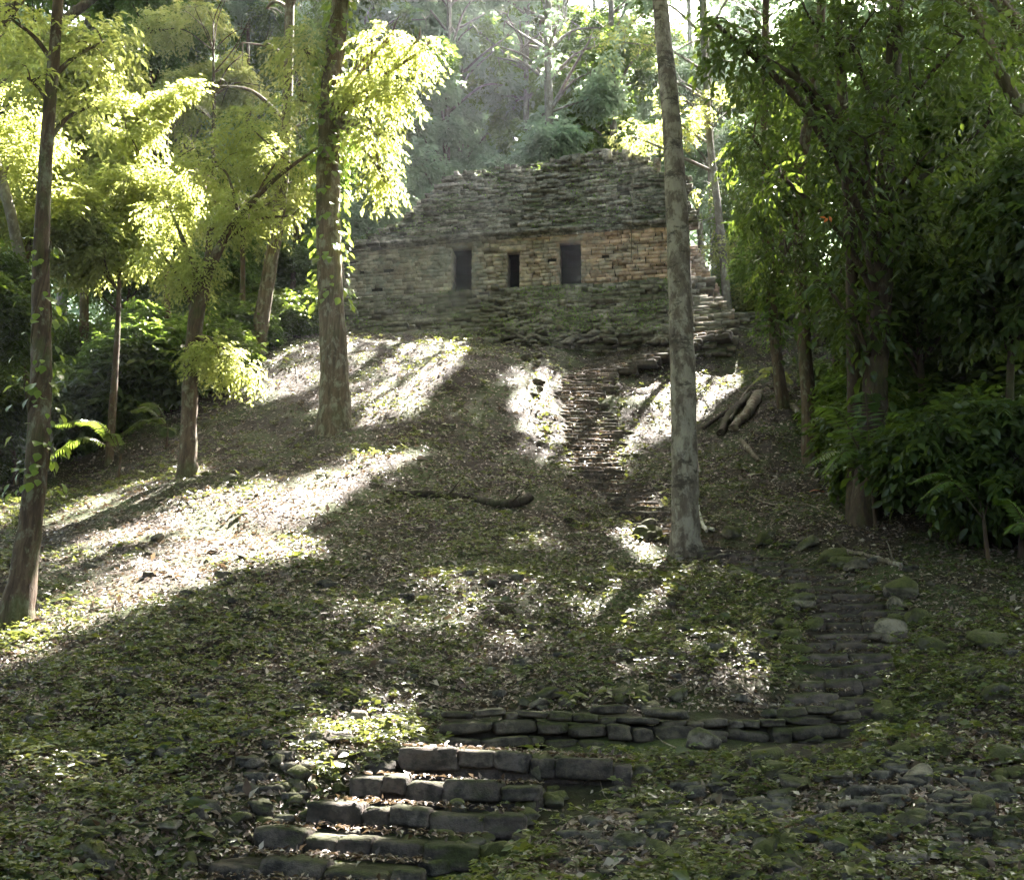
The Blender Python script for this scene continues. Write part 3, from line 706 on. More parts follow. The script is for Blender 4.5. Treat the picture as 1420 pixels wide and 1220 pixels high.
# fallen slabs strewn on the rubble below the doors
b = tb()
for _ in range(420):
    px, py = rng.uniform(670, 935), rng.uniform(412, 476); t_ = np.clip((py-412)/60, 0, 1.2); u, h = fz(px, py, -1.05-t_*3.9)
    p = np.array([u, -1.1-t_*3.9, h]); a = rng.random()*6.3; s = rng.uniform(.12, .34)
    rblock(b, p, np.array([math.cos(a), math.sin(a), rng.normal()*.15]), np.array([-math.sin(a), math.cos(a), 0.]), norm(np.array([rng.normal()*.2, -.2+rng.normal()*.2, 1])), (s*1.6, s*1.1, s*.4), CG1, amp=.14, r=.4+.6*rng.random())
build('fallen_slabs', b, M['platform'], pf)['kind'] = 'stuff'
# low wall to the right of the platform
A_ = at(938, 474, 40.0); B_ = at(1085, 470, 39.6); lw = thing('low_wall', 'low dark straight stone wall right of the temple platform', 'wall', A_); X = norm((B_-A_)*np.array([1, 1, 0])); Yv = norm(np.cross(Zv, X)); Lw = np.linalg.norm(B_-A_)
b = Buf(); z = A_[2]-.5; zt = at(985, 441, 40)[2]
while z < zt:
    hh = rng.uniform(.1, .16); u = rng.uniform(-.1, .1)
    while u < Lw: w = rng.uniform(.25, .7); rblock(b, A_*np.array([1, 1, 0])+X*(u+w/2)+Yv*(.2+rng.normal(0, .02))+Zv*(z+hh/2), X, Yv, Zv, (w*.98, .6, hh*.96), CG1, amp=.04); u += w
    z += hh
build('masonry', b, M['platform'], lw, A_)
c = Buf(); rblock(c, (A_+B_)/2*np.array([1, 1, 0])+Yv*.35+Zv*((A_[2]-.5+zt-.05)/2), X, Yv, Zv, (Lw-.1, .5, zt-.05-A_[2]+.5), CG1, amp=0); build('wall_core', c, M['mortar'], lw, A_)

# ------------------------------------------------------------------ trees
def trunk_line(pp, per=7):
    """pp: (px, py, D, radius in px)"""
    P = np.array([at(a, b_, D) for a, b_, D, r in pp]); r = np.array([r*D/F/.98 for a, b_, D, r in pp]); P[0] = hit(pp[0][0], pp[0][1]) if len(pp[0]) < 5 else P[0]
    L_ = smooth_line(P, per); return L_, np.interp(np.linspace(0, 1, len(L_)), np.linspace(0, 1, len(r)), r)
def flare(L_, r, amt=.45, h=.7):
    d = np.linalg.norm(L_-L_[0], axis=1); return r*(1+amt*np.exp(-d/h))
def crown_sprays(b, clumps, leaf, dens=2.6, K=9, Ls=.7, droop=.35, wr=.42, big=False, keep=sun_keep, hang=0.):
    for c, rad, n_ in clumps:
        rad = np.asarray(rad, float)*np.ones(3); n_ = int(n_*dens); d = rand_dir(n_); rr = rng.random(n_)**.45
        o = c+d*rad*rr[:, None]; a = d*np.array([1, 1, .5])+rng.normal(0, .4, (n_, 3))+[0, 0, -hang]
        kk = keep(o) if keep is not None else np.ones(n_, bool); o, a = o[kk], a[kk]
        sprays(b, o, a, K, Ls, leaf, droop, wr, big, keep)
def limbs(b, start_line, rad, clumps, lo=.35):
    """branches from the trunk to the middle of each clump of leaves"""
    n_ = len(start_line)
    for c, r_, _ in clumps:
        zz = start_line[:, 2]; want = c[2]-np.linalg.norm(c[:2]-start_line[-1, :2])*.5-.5
        i = int(np.clip(np.argmin(np.abs(zz-want)), int(n_*lo), n_-1)); s = start_line[i]; mid = (s+c)/2+Zv*np.linalg.norm(c-s)*.1+rng.normal(0, .12, 3)*np.linalg.norm(c-s)*.4
        L_ = smooth_line([s, mid, c, c+(c-mid)*.12], 5); r0 = min(rad[i]*.55, .03+.02*np.linalg.norm(c-s)); tube(b, L_, np.linspace(r0, .012, len(L_)), 5, .05, caps=False)
        for _ in range(3):
            q = L_[rng.integers(len(L_)//2, len(L_))]; e = q+rand_dir(1)[0]*np.mean(r_)*.8; tube(b, smooth_line([q, (q+e)/2+Zv*.1, e], 3), [r0*.35, .006], 4, 0, caps=False)
def tree(name, label, group, line, rad, clumps, bark, leafmat, leaf, sides=12, **kw):
    always = kw.pop('always', []); base = line[0]; t = thing(name, label, 'tree', base, group)
    b = Buf(); ext = np.concatenate([[line[0]-(line[1]-line[0])/np.linalg.norm(line[1]-line[0])*.5], line]); tube(b, ext, np.concatenate([[rad[0]*1.05], rad]), sides, .09)
    limbs(b, line, rad, clumps+always, kw.pop('lo', .35)); build('trunk', b, M[bark], t, base, True)
    if clumps:
        b = Buf(); crown_sprays(b, clumps, leaf, **kw)
        if always: crown_sprays(b, always, leaf, **{**kw, 'keep': None})
        if b.n: build('crown', b, M[leafmat], t, base)
    return t
def cl(px, py, D, rpx, n_, flat=.75):
    r_ = rpx*D/F; return (at(px, py, D), np.array([r_, r_, r_*flat]), n_)
def up_line(pp, top_z, per=7, lean=(0, 0)):
    L_, r = trunk_line(pp, per); e = L_[-1]; 
    if top_z > e[2]:
        m = 6; t = np.linspace(0, 1, m+1)[1:, None]; d = np.array([lean[0], lean[1], top_z-e[2]]); L_ = np.concatenate([L_, e+d*t]); r = np.concatenate([r, np.linspace(r[-1], r[-1]*.45, m)])
    return L_, r
def high_clumps(c, R_, n_, per, hz=.5):
    out = []
    for _ in range(n_):
        d = rand_dir(1)[0]; out.append((c+d*np.array([R_, R_, R_*hz])*rng.random()**.4, rng.uniform(.9, 1.7)*np.array([1, 1, .6]), per))
    return out

# --- foreground and slope trees, placed where the photograph has them
L_, r = up_line([(950,768,22,21),(950,700,22,18.5),(947,560,22,18),(943,420,22,17),(938,300,22,16),(930,160,22,14),(920,60,22,13),(914,-10,22,12)], 24); r = flare(L_, r, .22, .28)
tree('smooth_bark_tree', 'tall straight tree with pale mottled bark standing beside the upper stairway', None, L_, r, high_clumps(L_[-1]+[0, 0, 1], 4.2, 20, 60), 'bark_pale', 'leaf_mid', .17, 20, lo=.85)
L_, r = up_line([(463,594,30,23),(464,540,30,21),(462,470,30,19),(457,380,30,18),(455,260,30,17),(459,130,30,15),(468,40,30,14),(473,-10,30,13)], 27); r = flare(L_, r, .18, .4)
tree('ridged_bark_tree', 'thick vine covered tree standing on the slope left of the temple', None, L_, r, [cl(540,50,28.5,40,55),cl(552,130,28,28,40),cl(522,185,28,30,50),cl(530,245,28,20,30),cl(500,120,29,25,30),cl(575,60,28.5,26,26),cl(420,70,30,40,45),cl(410,140,30,30,26)]+high_clumps(L_[-1]+[0, 0, 1], 4.2, 16, 55), 'bark_big', 'leaf_bright', .19, 18, K=9, Ls=.7, hang=.5, droop=.6, lo=.6, always=[cl(535,60,28.5,34,34),cl(548,125,28,26,30),cl(520,185,28,26,30),cl(532,245,28,18,20),cl(500,110,29,22,20),cl(585,70,28.5,22,16)])
L_, r = up_line([(22,862,16.3,19),(36,780,16.3,17),(50,660,16.3,15),(58,520,16.4,14.5),(57,380,16.5,12),(64,220,16.5,10),(76,70,16.5,8.5),(82,-10,16.5,8)], 17); r = flare(L_, r, .35, .4)
tree('leaning_tree', 'slender leaning tree with climbing leaves at the left edge of the slope', None, L_, r, [cl(20,30,16.5,50,26),cl(140,60,16.8,45,26),cl(40,110,16.5,40,20),cl(120,150,17,30,14)]+high_clumps(L_[-1]+[0, 0, 1], 2.6, 12, 40), 'bark_brown', 'leaf_bright', .14, 14, K=8, Ls=.5, hang=.3, droop=.5, lo=.6)
L_, r = trunk_line([(260,660,26,13),(262,590,26,11),(266,500,26,11),(276,420,26,11),(292,370,26,8),(325,310,26,5),(380,250,26,3.5),(440,205,26,2)]); r = flare(L_, r, .2, .4)
tree('forked_tree', 'slim forked tree with drooping bright leaves on the sunlit left slope', None, L_, r, [cl(300,492,25.5,40,80,.5),cl(335,512,25.5,24,40,.5),cl(270,380,26,40,60),cl(230,360,26,38,50),cl(330,300,26,45,70),cl(380,230,26.5,45,70),cl(300,230,27,55,90),cl(350,180,27,50,80),cl(240,300,27,40,60),cl(400,300,27,35,40)], 'bark_brown', 'leaf_bright', .13, 14, K=9, Ls=.5, hang=.4, droop=.5, lo=.35, always=[cl(300,492,25.5,36,50,.5),cl(335,515,25.5,22,26,.5)])
L_, r = up_line([(354,497,36.5,13),(365,430,36.5,11),(378,350,36.5,10),(391,260,36.5,9),(398,150,36.5,8),(402,-10,37,7)], 31)
tree('leaning_tree', 'pale trunked tree leaning right behind the forked tree', None, L_, r, [cl(340,60,37,55,80),cl(300,120,37,45,60),cl(440,160,37,35,40),cl(420,250,36.5,28,40),cl(370,60,37,40,50)]+high_clumps(L_[-1], 3.6, 14, 50), 'bark_big', 'leaf_bright', .17, 12, hang=.3, lo=.5)
# right side
L_, r = up_line([(1200,718,22.5,21),(1207,640,22.5,19),(1215,520,22.5,17),(1222,380,22.5,16),(1228,240,22.6,14),(1238,100,22.8,12),(1245,-10,23,11)], 24); r = flare(L_, r, .12, .4)
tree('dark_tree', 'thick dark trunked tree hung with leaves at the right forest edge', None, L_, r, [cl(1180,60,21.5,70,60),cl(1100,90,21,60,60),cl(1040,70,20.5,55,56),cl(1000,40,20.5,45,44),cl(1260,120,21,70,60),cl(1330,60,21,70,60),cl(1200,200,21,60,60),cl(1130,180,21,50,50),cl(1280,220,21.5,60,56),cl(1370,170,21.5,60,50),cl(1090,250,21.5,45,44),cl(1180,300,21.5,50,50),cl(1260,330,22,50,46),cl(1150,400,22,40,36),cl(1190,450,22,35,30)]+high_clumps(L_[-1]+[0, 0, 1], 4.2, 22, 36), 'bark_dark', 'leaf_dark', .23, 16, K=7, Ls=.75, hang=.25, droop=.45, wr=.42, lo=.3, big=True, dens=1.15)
L_, r = up_line([(1187,716,23.1,15),(1186,640,23.1,11),(1184,520,23.1,10),(1180,360,23.1,9),(1172,200,23.2,8),(1160,-10,23.4,7)], 21)
tree('dark_tree', 'thin dark trunk pressed close beside the thick dark tree', None, L_, r, [cl(1120,20,22.5,45,40),cl(1210,20,22.5,45,40)], 'bark_dark', 'leaf_dark', .2, 12, lo=.6, hang=.4, droop=.6)
L_, r = up_line([(1126,640,27,15),(1121,560,27,10),(1113,440,27,10),(1108,300,27,9),(1118,180,27,8),(1135,60,27,7),(1140,-10,27,7)], 26)
tree('forest_tree', 'brown trunked tree between the pale tree and the dark tree', None, L_, r, [cl(1070,280,25,45,60),cl(1050,200,25,50,60),cl(1090,350,25,40,50),cl(1060,120,25.5,45,50),cl(1130,260,25.5,35,40),cl(1140,340,26,30,30)]+high_clumps(L_[-1]+[0, 0, 1], 4, 16, 50), 'bark_brown', 'leaf_dark', .2, 12, K=8, Ls=.6, hang=.5, droop=.6, wr=.36, lo=.4)
L_, r = up_line([(1086,566,31,10),(1078,500,31,8),(1070,420,31,8),(1066,330,31,7),(1060,200,31,6),(1062,-10,31,5)], 26)
tree('forest_tree', 'slim trunk hung with climbers at the right end of the low wall', None, L_, r, [cl(1050,360,31,30,40),cl(1075,400,31,25,40),cl(1040,310,31,25,30),cl(1070,450,31,20,24)], 'bark_brown', 'leaf_mid', .2, 10, K=7, Ls=.5, hang=.4, lo=.3)
L_, r = up_line([(1560,620,22,16),(1500,400,22,12),(1430,190,22,10),(1385,95,22,9),(1350,10,22,7)], 17)
tree('leaning_tree', 'bare grey trunk leaning left across the upper right corner', None, L_, r, [cl(1310,20,22.5,50,40),cl(1390,60,23,45,40)], 'bark_big', 'leaf_dark', .2, 12, K=7, lo=.7)
L_, r = up_line([(70,650,33,9),(45,480,30,9),(30,370,29,8),(8,270,28,8),(-20,180,28,6)], 10)
tree('forest_tree', 'thin grey trunk leaning left behind the left edge tree', None, L_, r, [cl(20,220,28,40,50),cl(0,150,28,40,50)], 'bark_far', 'leaf_bright', .15, 10, lo=.6)

# --- understorey trees of the forest edges
def under(px, py, D, hpx, crown, label, group, lm, leaf, nclump=12, per=34, bark='bark_brown', K=8, Ls=.6, wd=1., **kw):
    base = hit(px, py) if D is None else at(px, py, D)
    if D is None: D = base[1]
    base[1] = D; base[2] = H(base[0], D) ; tp = at(px+rng.normal(0, 12), py-hpx, D); m = (base+tp)/2+rng.normal(0, .25, 3)*np.array([1, 1, 0])
    L_ = smooth_line([base, m, tp], 7); rr = np.linspace(.05+hpx*D/F*.012, .03, len(L_)); cr = crown*D/F; cs = []
    for _ in range(nclump):
        d = rand_dir(1)[0]; cs.append((tp+d*np.array([cr*wd, cr, cr*1.15])*rng.random()**.35-[0, 0, cr*.35], rng.uniform(.28, .45)*cr*np.array([1, 1, .7]), per))
    return tree('understorey_tree', label, group, L_, rr, cs, bark, lm, leaf, 8, K=K, Ls=Ls, **kw)
left = [(200,600,42,620,110,'leaf_mid'),(60,640,40,640,110,'leaf_mid'),(330,560,44,620,100,'leaf_far_hazed'),(150,650,31,370,90,'leaf_bright'),(60,670,30,420,90,'leaf_bright'),(230,610,34,420,95,'leaf_bright'),(330,560,37,330,85,'leaf_bright'),(110,640,35,560,100,'leaf_bright'),(270,600,38,560,100,'leaf_bright'),(-40,720,28,330,80,'leaf_dark'),
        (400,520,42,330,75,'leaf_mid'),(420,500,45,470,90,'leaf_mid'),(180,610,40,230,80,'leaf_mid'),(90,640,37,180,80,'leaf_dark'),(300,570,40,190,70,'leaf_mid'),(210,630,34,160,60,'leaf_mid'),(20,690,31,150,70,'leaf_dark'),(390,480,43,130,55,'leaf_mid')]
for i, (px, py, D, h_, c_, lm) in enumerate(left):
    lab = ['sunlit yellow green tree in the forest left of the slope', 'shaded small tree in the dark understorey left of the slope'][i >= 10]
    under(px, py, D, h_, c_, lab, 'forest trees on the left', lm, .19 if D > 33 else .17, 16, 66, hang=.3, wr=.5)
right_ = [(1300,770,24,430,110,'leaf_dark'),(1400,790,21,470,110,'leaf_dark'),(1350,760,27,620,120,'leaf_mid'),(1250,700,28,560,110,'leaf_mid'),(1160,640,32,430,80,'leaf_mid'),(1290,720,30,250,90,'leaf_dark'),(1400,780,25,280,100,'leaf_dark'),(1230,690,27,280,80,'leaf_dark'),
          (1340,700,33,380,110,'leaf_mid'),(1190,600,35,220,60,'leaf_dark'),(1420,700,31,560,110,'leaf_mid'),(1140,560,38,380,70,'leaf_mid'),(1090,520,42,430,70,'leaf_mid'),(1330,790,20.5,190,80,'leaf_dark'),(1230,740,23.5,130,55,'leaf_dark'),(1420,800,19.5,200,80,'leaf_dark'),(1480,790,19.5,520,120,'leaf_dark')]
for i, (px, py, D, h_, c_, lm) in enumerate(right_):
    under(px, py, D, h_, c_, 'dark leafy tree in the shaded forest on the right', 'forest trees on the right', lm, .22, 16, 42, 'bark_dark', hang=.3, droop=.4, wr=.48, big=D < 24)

# --- tall forest behind the temple
def tall(x, y, h_, rad, crown, lm, bark, label, group, leaf=.2, n_=26, per=50, z0=.35, wr=.5, lean=(0, 0)):
    base = np.array([x, y, H(x, y)]); tp = base+[lean[0], lean[1], h_]; m = (base+tp)/2+rng.normal(0, .4, 3)*np.array([1, 1, 0])
    L_ = smooth_line([base, m, tp], 9); rr = np.linspace(rad, rad*.35, len(L_)); cs = []
    for _ in range(n_):
        t_ = rng.uniform(z0, 1.05); c = base*(1-t_)+tp*t_; a = rng.random()*6.28; q = crown*math.sin(math.pi*min(max((t_-z0)/(1.08-z0), .08), .95))**.6*rng.random()**.5
        cs.append((c+[math.cos(a)*q, math.sin(a)*q, 0], rng.uniform(.6, 1.35)*np.array([1, 1, .6]), per))
    return tree('forest_tree', label, group, L_, rr, cs, bark, lm, leaf, 8, K=8, Ls=.7, hang=.2, wr=wr, lo=z0*.8)
back = [(1,57,27),(4.5,66,32),(-2,64,31),(2.5,58,17),(-5,57,20),(-12,50,24),(-7,52,27),(-2.5,54,24),(2,51,27),(6,55,25),(10,50,26),(14,52,25),(-16,47,22),(18,47,24),(-4.5,60,30),(4,62,30),(11,60,30),(-13,60,29),(-21,52,27),(22,54,27),(0,68,31),(8,70,31),(-9,69,31),(17,66,30),(-19,64,30),(-24,44,25),(26,44,24)]
for i, (x, y, h_) in enumerate(back):
    tall(x+rng.normal(0, .6), y, h_+6, .22+.1*rng.random(), 4.1, 'leaf_far_hazed' if i % 3 else 'leaf_mid', 'bark_far', 'tall hazy forest tree rising behind the temple', 'forest trees behind the temple', .39, 50, 44, .12 if i % 2 else .3)
# bright tree just right of the temple
L_, r = up_line([(1010,440,44,7),(1000,330,44,6),(985,200,44,5),(975,60,44,4)], 36)
tree('forest_tree', 'bright yellow green tree beside the right end of the temple', None, L_, r, [cl(940,170,44,40,60),cl(880,190,44.5,28,40),cl(990,260,44,28,40),cl(985,350,44,22,34),cl(920,110,44,45,60),cl(1000,150,44,40,50),cl(870,60,45,45,60),cl(960,60,45,45,60),cl(1020,340,44,22,26)], 'bark_far', 'leaf_bright', .19, 8, lo=.3)
# small round tree at the left shoulder of the temple roof
tall(-6.2, 47.6, 9.2, .12, 1.9, 'leaf_far_hazed', 'bark_far', 'low hazy tree at the left shoulder of the temple roof', None, .17, 22, 70, .3)
tall(-8.6, 46.8, 7.6, .12, 1.7, 'leaf_far_hazed', 'bark_far', 'low hazy tree left of the temple front', None, .17, 18, 70, .25)
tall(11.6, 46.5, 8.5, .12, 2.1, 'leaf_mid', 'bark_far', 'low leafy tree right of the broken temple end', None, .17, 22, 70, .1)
# unseen leaf roof over slope and camera, added to cut sky light
b = Buf(); n_ = 11500; a = rng.random(n_)*6.283; q = 38*np.sqrt(rng.random(n_)); x = np.cos(a)*q; y = 12+np.sin(a)*q; z = H(x, y)+27+rng.random(n_)*9
k = ((z-3.5)/np.maximum(y, .1) > math.tan(R(38.5))) | (y < 0); k &= (y < 22) | ((x > 3.5) & (y < 40)); o = np.stack([x, y, z], -1)[k]; o = o[sun_keep(o)]
sprays(b, o, rand_dir(len(o))*[1, 1, .3], 8, 1.8, .8, .25, .55, keep=sun_keep)
tag(build('shade_canopy', b, M['leaf_dark']), 'unseen leaf roof added high above the slope to shade it', None, None, 'stuff')
# far wood closing the view
b = Buf(); n_ = 38000; x = rng.uniform(-45, 45, n_); y = rng.uniform(74, 90, n_); z = H(x, y)+rng.random(n_)*(30+6*fbm(x*.2, y*.2)); o = np.stack([x, y, z], -1); k = (fbm(x*.35, z*.35, 4) > .28) & sun_keep(o); 
sprays(b, o[k], rand_dir(int(k.sum())), 8, 1.2, .5, .3, .55); 
# unseen leaf ring at the sides and behind the camera, added to block skylight
o = []
for _ in range(7000):
    a = rng.uniform(R(20), R(340)); rr_ = rng.uniform(24, 34); px_, py_ = math.sin(a)*rr_, 14+math.cos(a)*rr_*.85
    if py_ > 0 and abs(px_) < py_*.6+4: continue
    o.append((px_, py_, H(px_, py_)+rng.random()*42))
o = np.array(o); sprays(b, o, rand_dir(len(o)), 8, 1.8, .85, .3, .55, keep=sun_keep)
tag(build('far_forest_and_shade_ring', b, M['leaf_far_hazed']), 'hazy wall of far forest beyond the hilltop, with an added unseen leaf ring blocking skylight', None, None, 'stuff')

# --- unseen crowns above the frame, added to shade the slope; openings cut for sun
ci = 0
for (x, y, h_) in [(5,29,24),(-9,30,24),(2,20,22),(15,33,24),(-14,34,24),(14,12,20),(4,37,24),(-4,38,24),(11,38,24),(19,20,22),(-15,22,22),(-8,11,20),(20,38,24)]:
    g0 = H(x, y); top = np.array([x, y, g0+h_]); el = math.degrees(math.atan2(top[2]-5-1.6, y))
    if el < 39: top[2] = 1.6+y*math.tan(R(39))+5
    # the trunks stand outside the view where the photograph shows none
    side = 1 if x >= 0 else -1; bx = side*max(abs(x), y*.52+2.2); base = np.array([bx, y, H(bx, y)])
    mid = np.array([bx*.85+x*.15, y, base[2]*.45+top[2]*.55]); L_ = smooth_line([base, mid, top], 8); rr = np.linspace(.3, .1, len(L_)); cs = []
    for _ in range(26):
        d = rand_dir(1)[0]; cs.append((top+d*np.array([5.2, 5.2, 2.2])*rng.random()**.4+[0, 0, 1.5], np.array([1.5, 1.5, .8]), 26))
    cs = [c for c in cs if math.degrees(math.atan2(c[0][2]-1.2-1.6, c[0][1])) > 37.5]
    tree('forest_tree', 'unseen tall tree added outside the view to shade the slope', 'added shade trees arching over the slope', L_, rr, cs, 'bark_brown', 'leaf_mid', .32, 8, K=8, Ls=.8, wr=.55, lo=.6)

# ------------------------------------------------------------------ climbers
def vine(label, line, rad, lo, hi, n_, leaf, lm, side=None, big=True):
    base = line[0]; t = thing('climbing_vine', label, 'vine', line[int(lo*(len(line)-1))]); o0 = line[int(lo*(len(line)-1))]
    b = Buf()
    for s in range(2):
        tt = np.linspace(lo, hi, 40); P = np.stack([np.interp(tt, np.linspace(0, 1, len(line)), line[:, i]) for i in range(3)], -1); rr = np.interp(tt, np.linspace(0, 1, len(rad)), rad)
        a = tt*18+s*2; P = P+np.stack([np.cos(a)*rr*1.05, np.sin(a)*rr*1.05, 0*a], -1); tube(b, P, .014, 5, 0)
    build('stem', b, M['bark_brown'], t, o0); b = Buf(); tt = rng.uniform(lo, hi, n_); P = np.stack([np.interp(tt, np.linspace(0, 1, len(line)), line[:, i]) for i in range(3)], -1); rr = np.interp(tt, np.linspace(0, 1, len(rad)), rad)
    a = rng.random(n_)*6.28
    if side is not None: a = side+rng.normal(0, 1.1, n_)
    out = np.stack([np.cos(a), np.sin(a), 0*a], -1); d = out*.7+np.array([0, 0, -1.])*rng.uniform(.2, 1.2, n_)[:, None]+rng.normal(0, .2, (n_, 3))
    add_big_leaves(b, P+out*(rr[:, None]+rng.uniform(.02, .3, n_)[:, None]), d, out+[0, 0, .6], leaf*rng.uniform(.5, 1.2, n_), wr=.75)
    build('foliage', b, M[lm], t, o0); return t
L_, r = up_line([(463,594,30,21),(462,470,30,19),(455,260,30,17),(459,130,30,15),(473,-10,30,13)], 18)
vine('big leaved climber wrapped round the thick tree left of the temple', L_, r, .3, 1, 620, .26, 'leaf_vine')
L_, r = trunk_line([(22,862,16.3,17),(36,780,16.3,16),(50,660,16.3,15),(58,520,16.4,14.5),(57,380,16.5,12),(64,220,16.5,10),(80,0,16.5,8)])
vine('dark leaved climber on the trunk at the left edge', L_, r, .3, .72, 130, .17, 'leaf_vine', -.4)
L_, r = trunk_line([(1200,718,22.5,20),(1207,640,22.5,19),(1215,520,22.5,17),(1222,380,22.5,16),(1228,240,22.6,14),(1240,100,22.6,14)])
vine('leafy climber on the thick dark tree at right', L_, r, .12, .9, 260, .3, 'leaf_dark')
L_, r = trunk_line([(1086,566,31,8),(1070,420,31,8),(1066,330,31,7),(1060,200,31,6)])
vine('climber on the slim trunk at the right end of the low wall', L_, r, .1, .9, 150, .25, 'leaf_dark')

# ------------------------------------------------------------------ palms and ferns
def frond(b, stems, base, tip, arch, n_, ll, wr=.16):
    m = (base+tip)/2+Zv*arch; L_ = smooth_line([base, m, tip], 10); tube(stems, L_, np.linspace(.012, .003, len(L_)), 4, 0, caps=False)
    t = np.linspace(.22, 1, n_); P = np.stack([np.interp(t, np.linspace(0, 1, len(L_)), L_[:, i]) for i in range(3)], -1); T = norm(np.gradient(P, axis=0)); sd = norm(np.cross(T, Zv)); nn = np.cross(sd, T)
    for s in (-1, 1):
        d = T*.55+sd*s-Zv*.35+rng.normal(0, .05, T.shape); add_leaves(b, P, d, nn*1.0+sd*s*.2, ll*np.sin(np.clip(t*.9+.1, 0, 1)*math.pi)**.6*rng.uniform(.9, 1.1, n_)+.03, wr=wr, fold=.03, droop=.12)
def palm(label, base, tips, ll=.32, lm='leaf_mid', name='palm', group=None, stemh=.5, arch=.35):
    t = thing(name, label, 'palm' if name == 'palm' else 'plant', base, group); b = Buf(); s = Buf(); c = base+Zv*stemh
    tube(s, [base-Zv*.1, base+Zv*stemh*.5, c], [.05, .04, .03], 6)
    for tp in tips: frond(b, s, c, tp, arch*np.linalg.norm(tp-c)*.8, 26, ll)
    build('stem', s, M['bark_brown'], t, base); build('fronds', b, M[lm], t, base); return t
def ring(base, n_, l, z=.3, stemh=.5):
    c = base+Zv*stemh; return [c+np.array([math.cos(a)*l, math.sin(a)*l, z*l*rng.uniform(.1, 1.4)-.1*l])*rng.uniform(.8, 1.15) for a in np.linspace(0, 6.28, n_, endpoint=False)+rng.random()]
bs = hit(1215, 735); palm('palm with long pale fronds in front of the thick dark trunk', bs, [at(1130,562,bs[1]-1),at(1150,600,bs[1]-1.2),at(1118,645,bs[1]-.6),at(1260,600,bs[1]),at(1200,540,bs[1]+1),at(1145,655,bs[1]-1.3)], .34, 'leaf_mid', stemh=1.)
bs = hit(1360, 775); bs[1] -= .3; bs[2] = H(bs[0], bs[1]); palm('small palm with drooping pale fronds deep in the right shade', bs, [at(1258,670,bs[1]-.6),at(1278,690,bs[1]-.9),at(1400,660,bs[1]),at(1340,640,bs[1]+.6)], .26, 'leaf_mid', stemh=.8)
bs = hit(1440, 800); palm('palm frond reaching in at the right edge', bs, [at(1398,738,bs[1]-.5),at(1380,690,bs[1]),at(1480,700,bs[1])], .26, 'leaf_mid', stemh=.6)
bs = hit(110, 690); bs[1] += 2.5; bs[2] = H(bs[0], bs[1]); palm('shaded palm low among the bushes at left', bs, [at(75,590,bs[1]-.5),at(105,585,bs[1]-1),at(150,600,bs[1]-.5),at(60,640,bs[1])], .3, 'leaf_dark', stemh=.7)
bs = hit(195, 655); bs[1] += 2.; bs[2] = H(bs[0], bs[1]); palm('upright palm at the left forest edge', bs, [at(180,570,bs[1]),at(210,580,bs[1]-.4),at(232,605,bs[1]-.4),at(165,605,bs[1]),at(195,562,bs[1]+.5)], .3, 'leaf_dark', stemh=.6)
bs = hit(1075, 545); palm('yellow green fern frond plant near the fallen logs', bs, [at(1058,512,bs[1]-.5),at(1085,515,bs[1]-.4),at(1100,530,bs[1]),at(1045,530,bs[1]-.2)], .28, 'leaf_bright', 'fern', stemh=.5)

# ------------------------------------------------------------------ bushes along the forest edges
bush_src = []
for i, (lm, lf) in enumerate((('leaf_mid', .12), ('leaf_dark', .15), ('leaf_dark', .2), ('leaf_bright', .12))):
    t = thing('bush', 'leafy bush', 'bush', (0, 0, 0), 'bushes'); s = Buf(); b = Buf()
    for _ in range(9):
        e = rand_dir(1)[0]*np.array([.8, .8, .3])+[0, 0, .9]; tube(s, smooth_line([[0, 0, -.1], e*.5+[0, 0, .1], e], 4), [.02, .006], 4, 0)
    crown_sprays(b, [(np.array([0, 0, .7]), np.array([.85, .85, .7]), 260)], lf, K=7, Ls=.35, hang=.1, keep=None, big=(i == 2))
    build('stem', s, M['bark_brown'], t); build('foliage', b, M[lm], t); bush_src.append(t)
used = [False]*4
def bush(px, py, D, s, k, label, group):
    p = hit(px, py) if D is None else at(px, py, D); p[2] = H(p[0], p[1])
    t = bush_src[k] if not used[k] else copy_tree(bush_src[k]); used[k] = True
    t.location = p; t.rotation_euler = (0, 0, rng.random()*6.28); t.scale = (s*rng.uniform(.85, 1.2), s*rng.uniform(.85, 1.2), s*rng.uniform(.8, 1.2)); t['label'] = label; t['group'] = group; t['category'] = 'bush'
for i in range(40):
    t_ = rng.uniform(.17, 1); px = -10+t_*440; py = 715-t_*240+rng.normal(0, 10); D = hit(px, py)[1]+rng.uniform(1.0, 6); bush(px, py, D, rng.uniform(.9, 1.9), [1, 1, 2, 0, 1][i % 5], 'shaded bush at the foot of the forest on the left', 'bushes along the left forest edge')
for i in range(52):
    t_ = rng.random(); px = 1140+t_*330; py = 640+t_*150+rng.normal(0, 10); D = hit(px, py)[1]+rng.uniform(1.2, 6); bush(px, py, D, rng.uniform(.9, 2.0)*(.5+.5*min(1, t_*3)), [1, 2, 2, 1, 0][i % 5], 'dark bush at the foot of the forest on the right', 'bushes along the right forest edge')
for i, (x, y) in enumerate([(-9.5,44.5),(-11,43),(-12.5,42),(-8.5,46.5),(11,43.5),(12.5,42.5),(14,41.5),(10,46),(-14.5,41),(13,39),(15.5,38)]):
    p = np.array([x, y, H(x, y)]); k = 0 if i % 2 else 3; t = bush_src[k] if not used[k] else copy_tree(bush_src[k]); used[k] = True
    t.location = p; t.rotation_euler = (0, 0, i*1.3); s = rng.uniform(1.2, 2); t.scale = (s, s, s*.9); t['label'] = ['bush beside the left end of the temple', 'bush beside the right end of the temple'][x > 0]; t['group'] = 'bushes beside the temple'; t['category'] = 'bush'

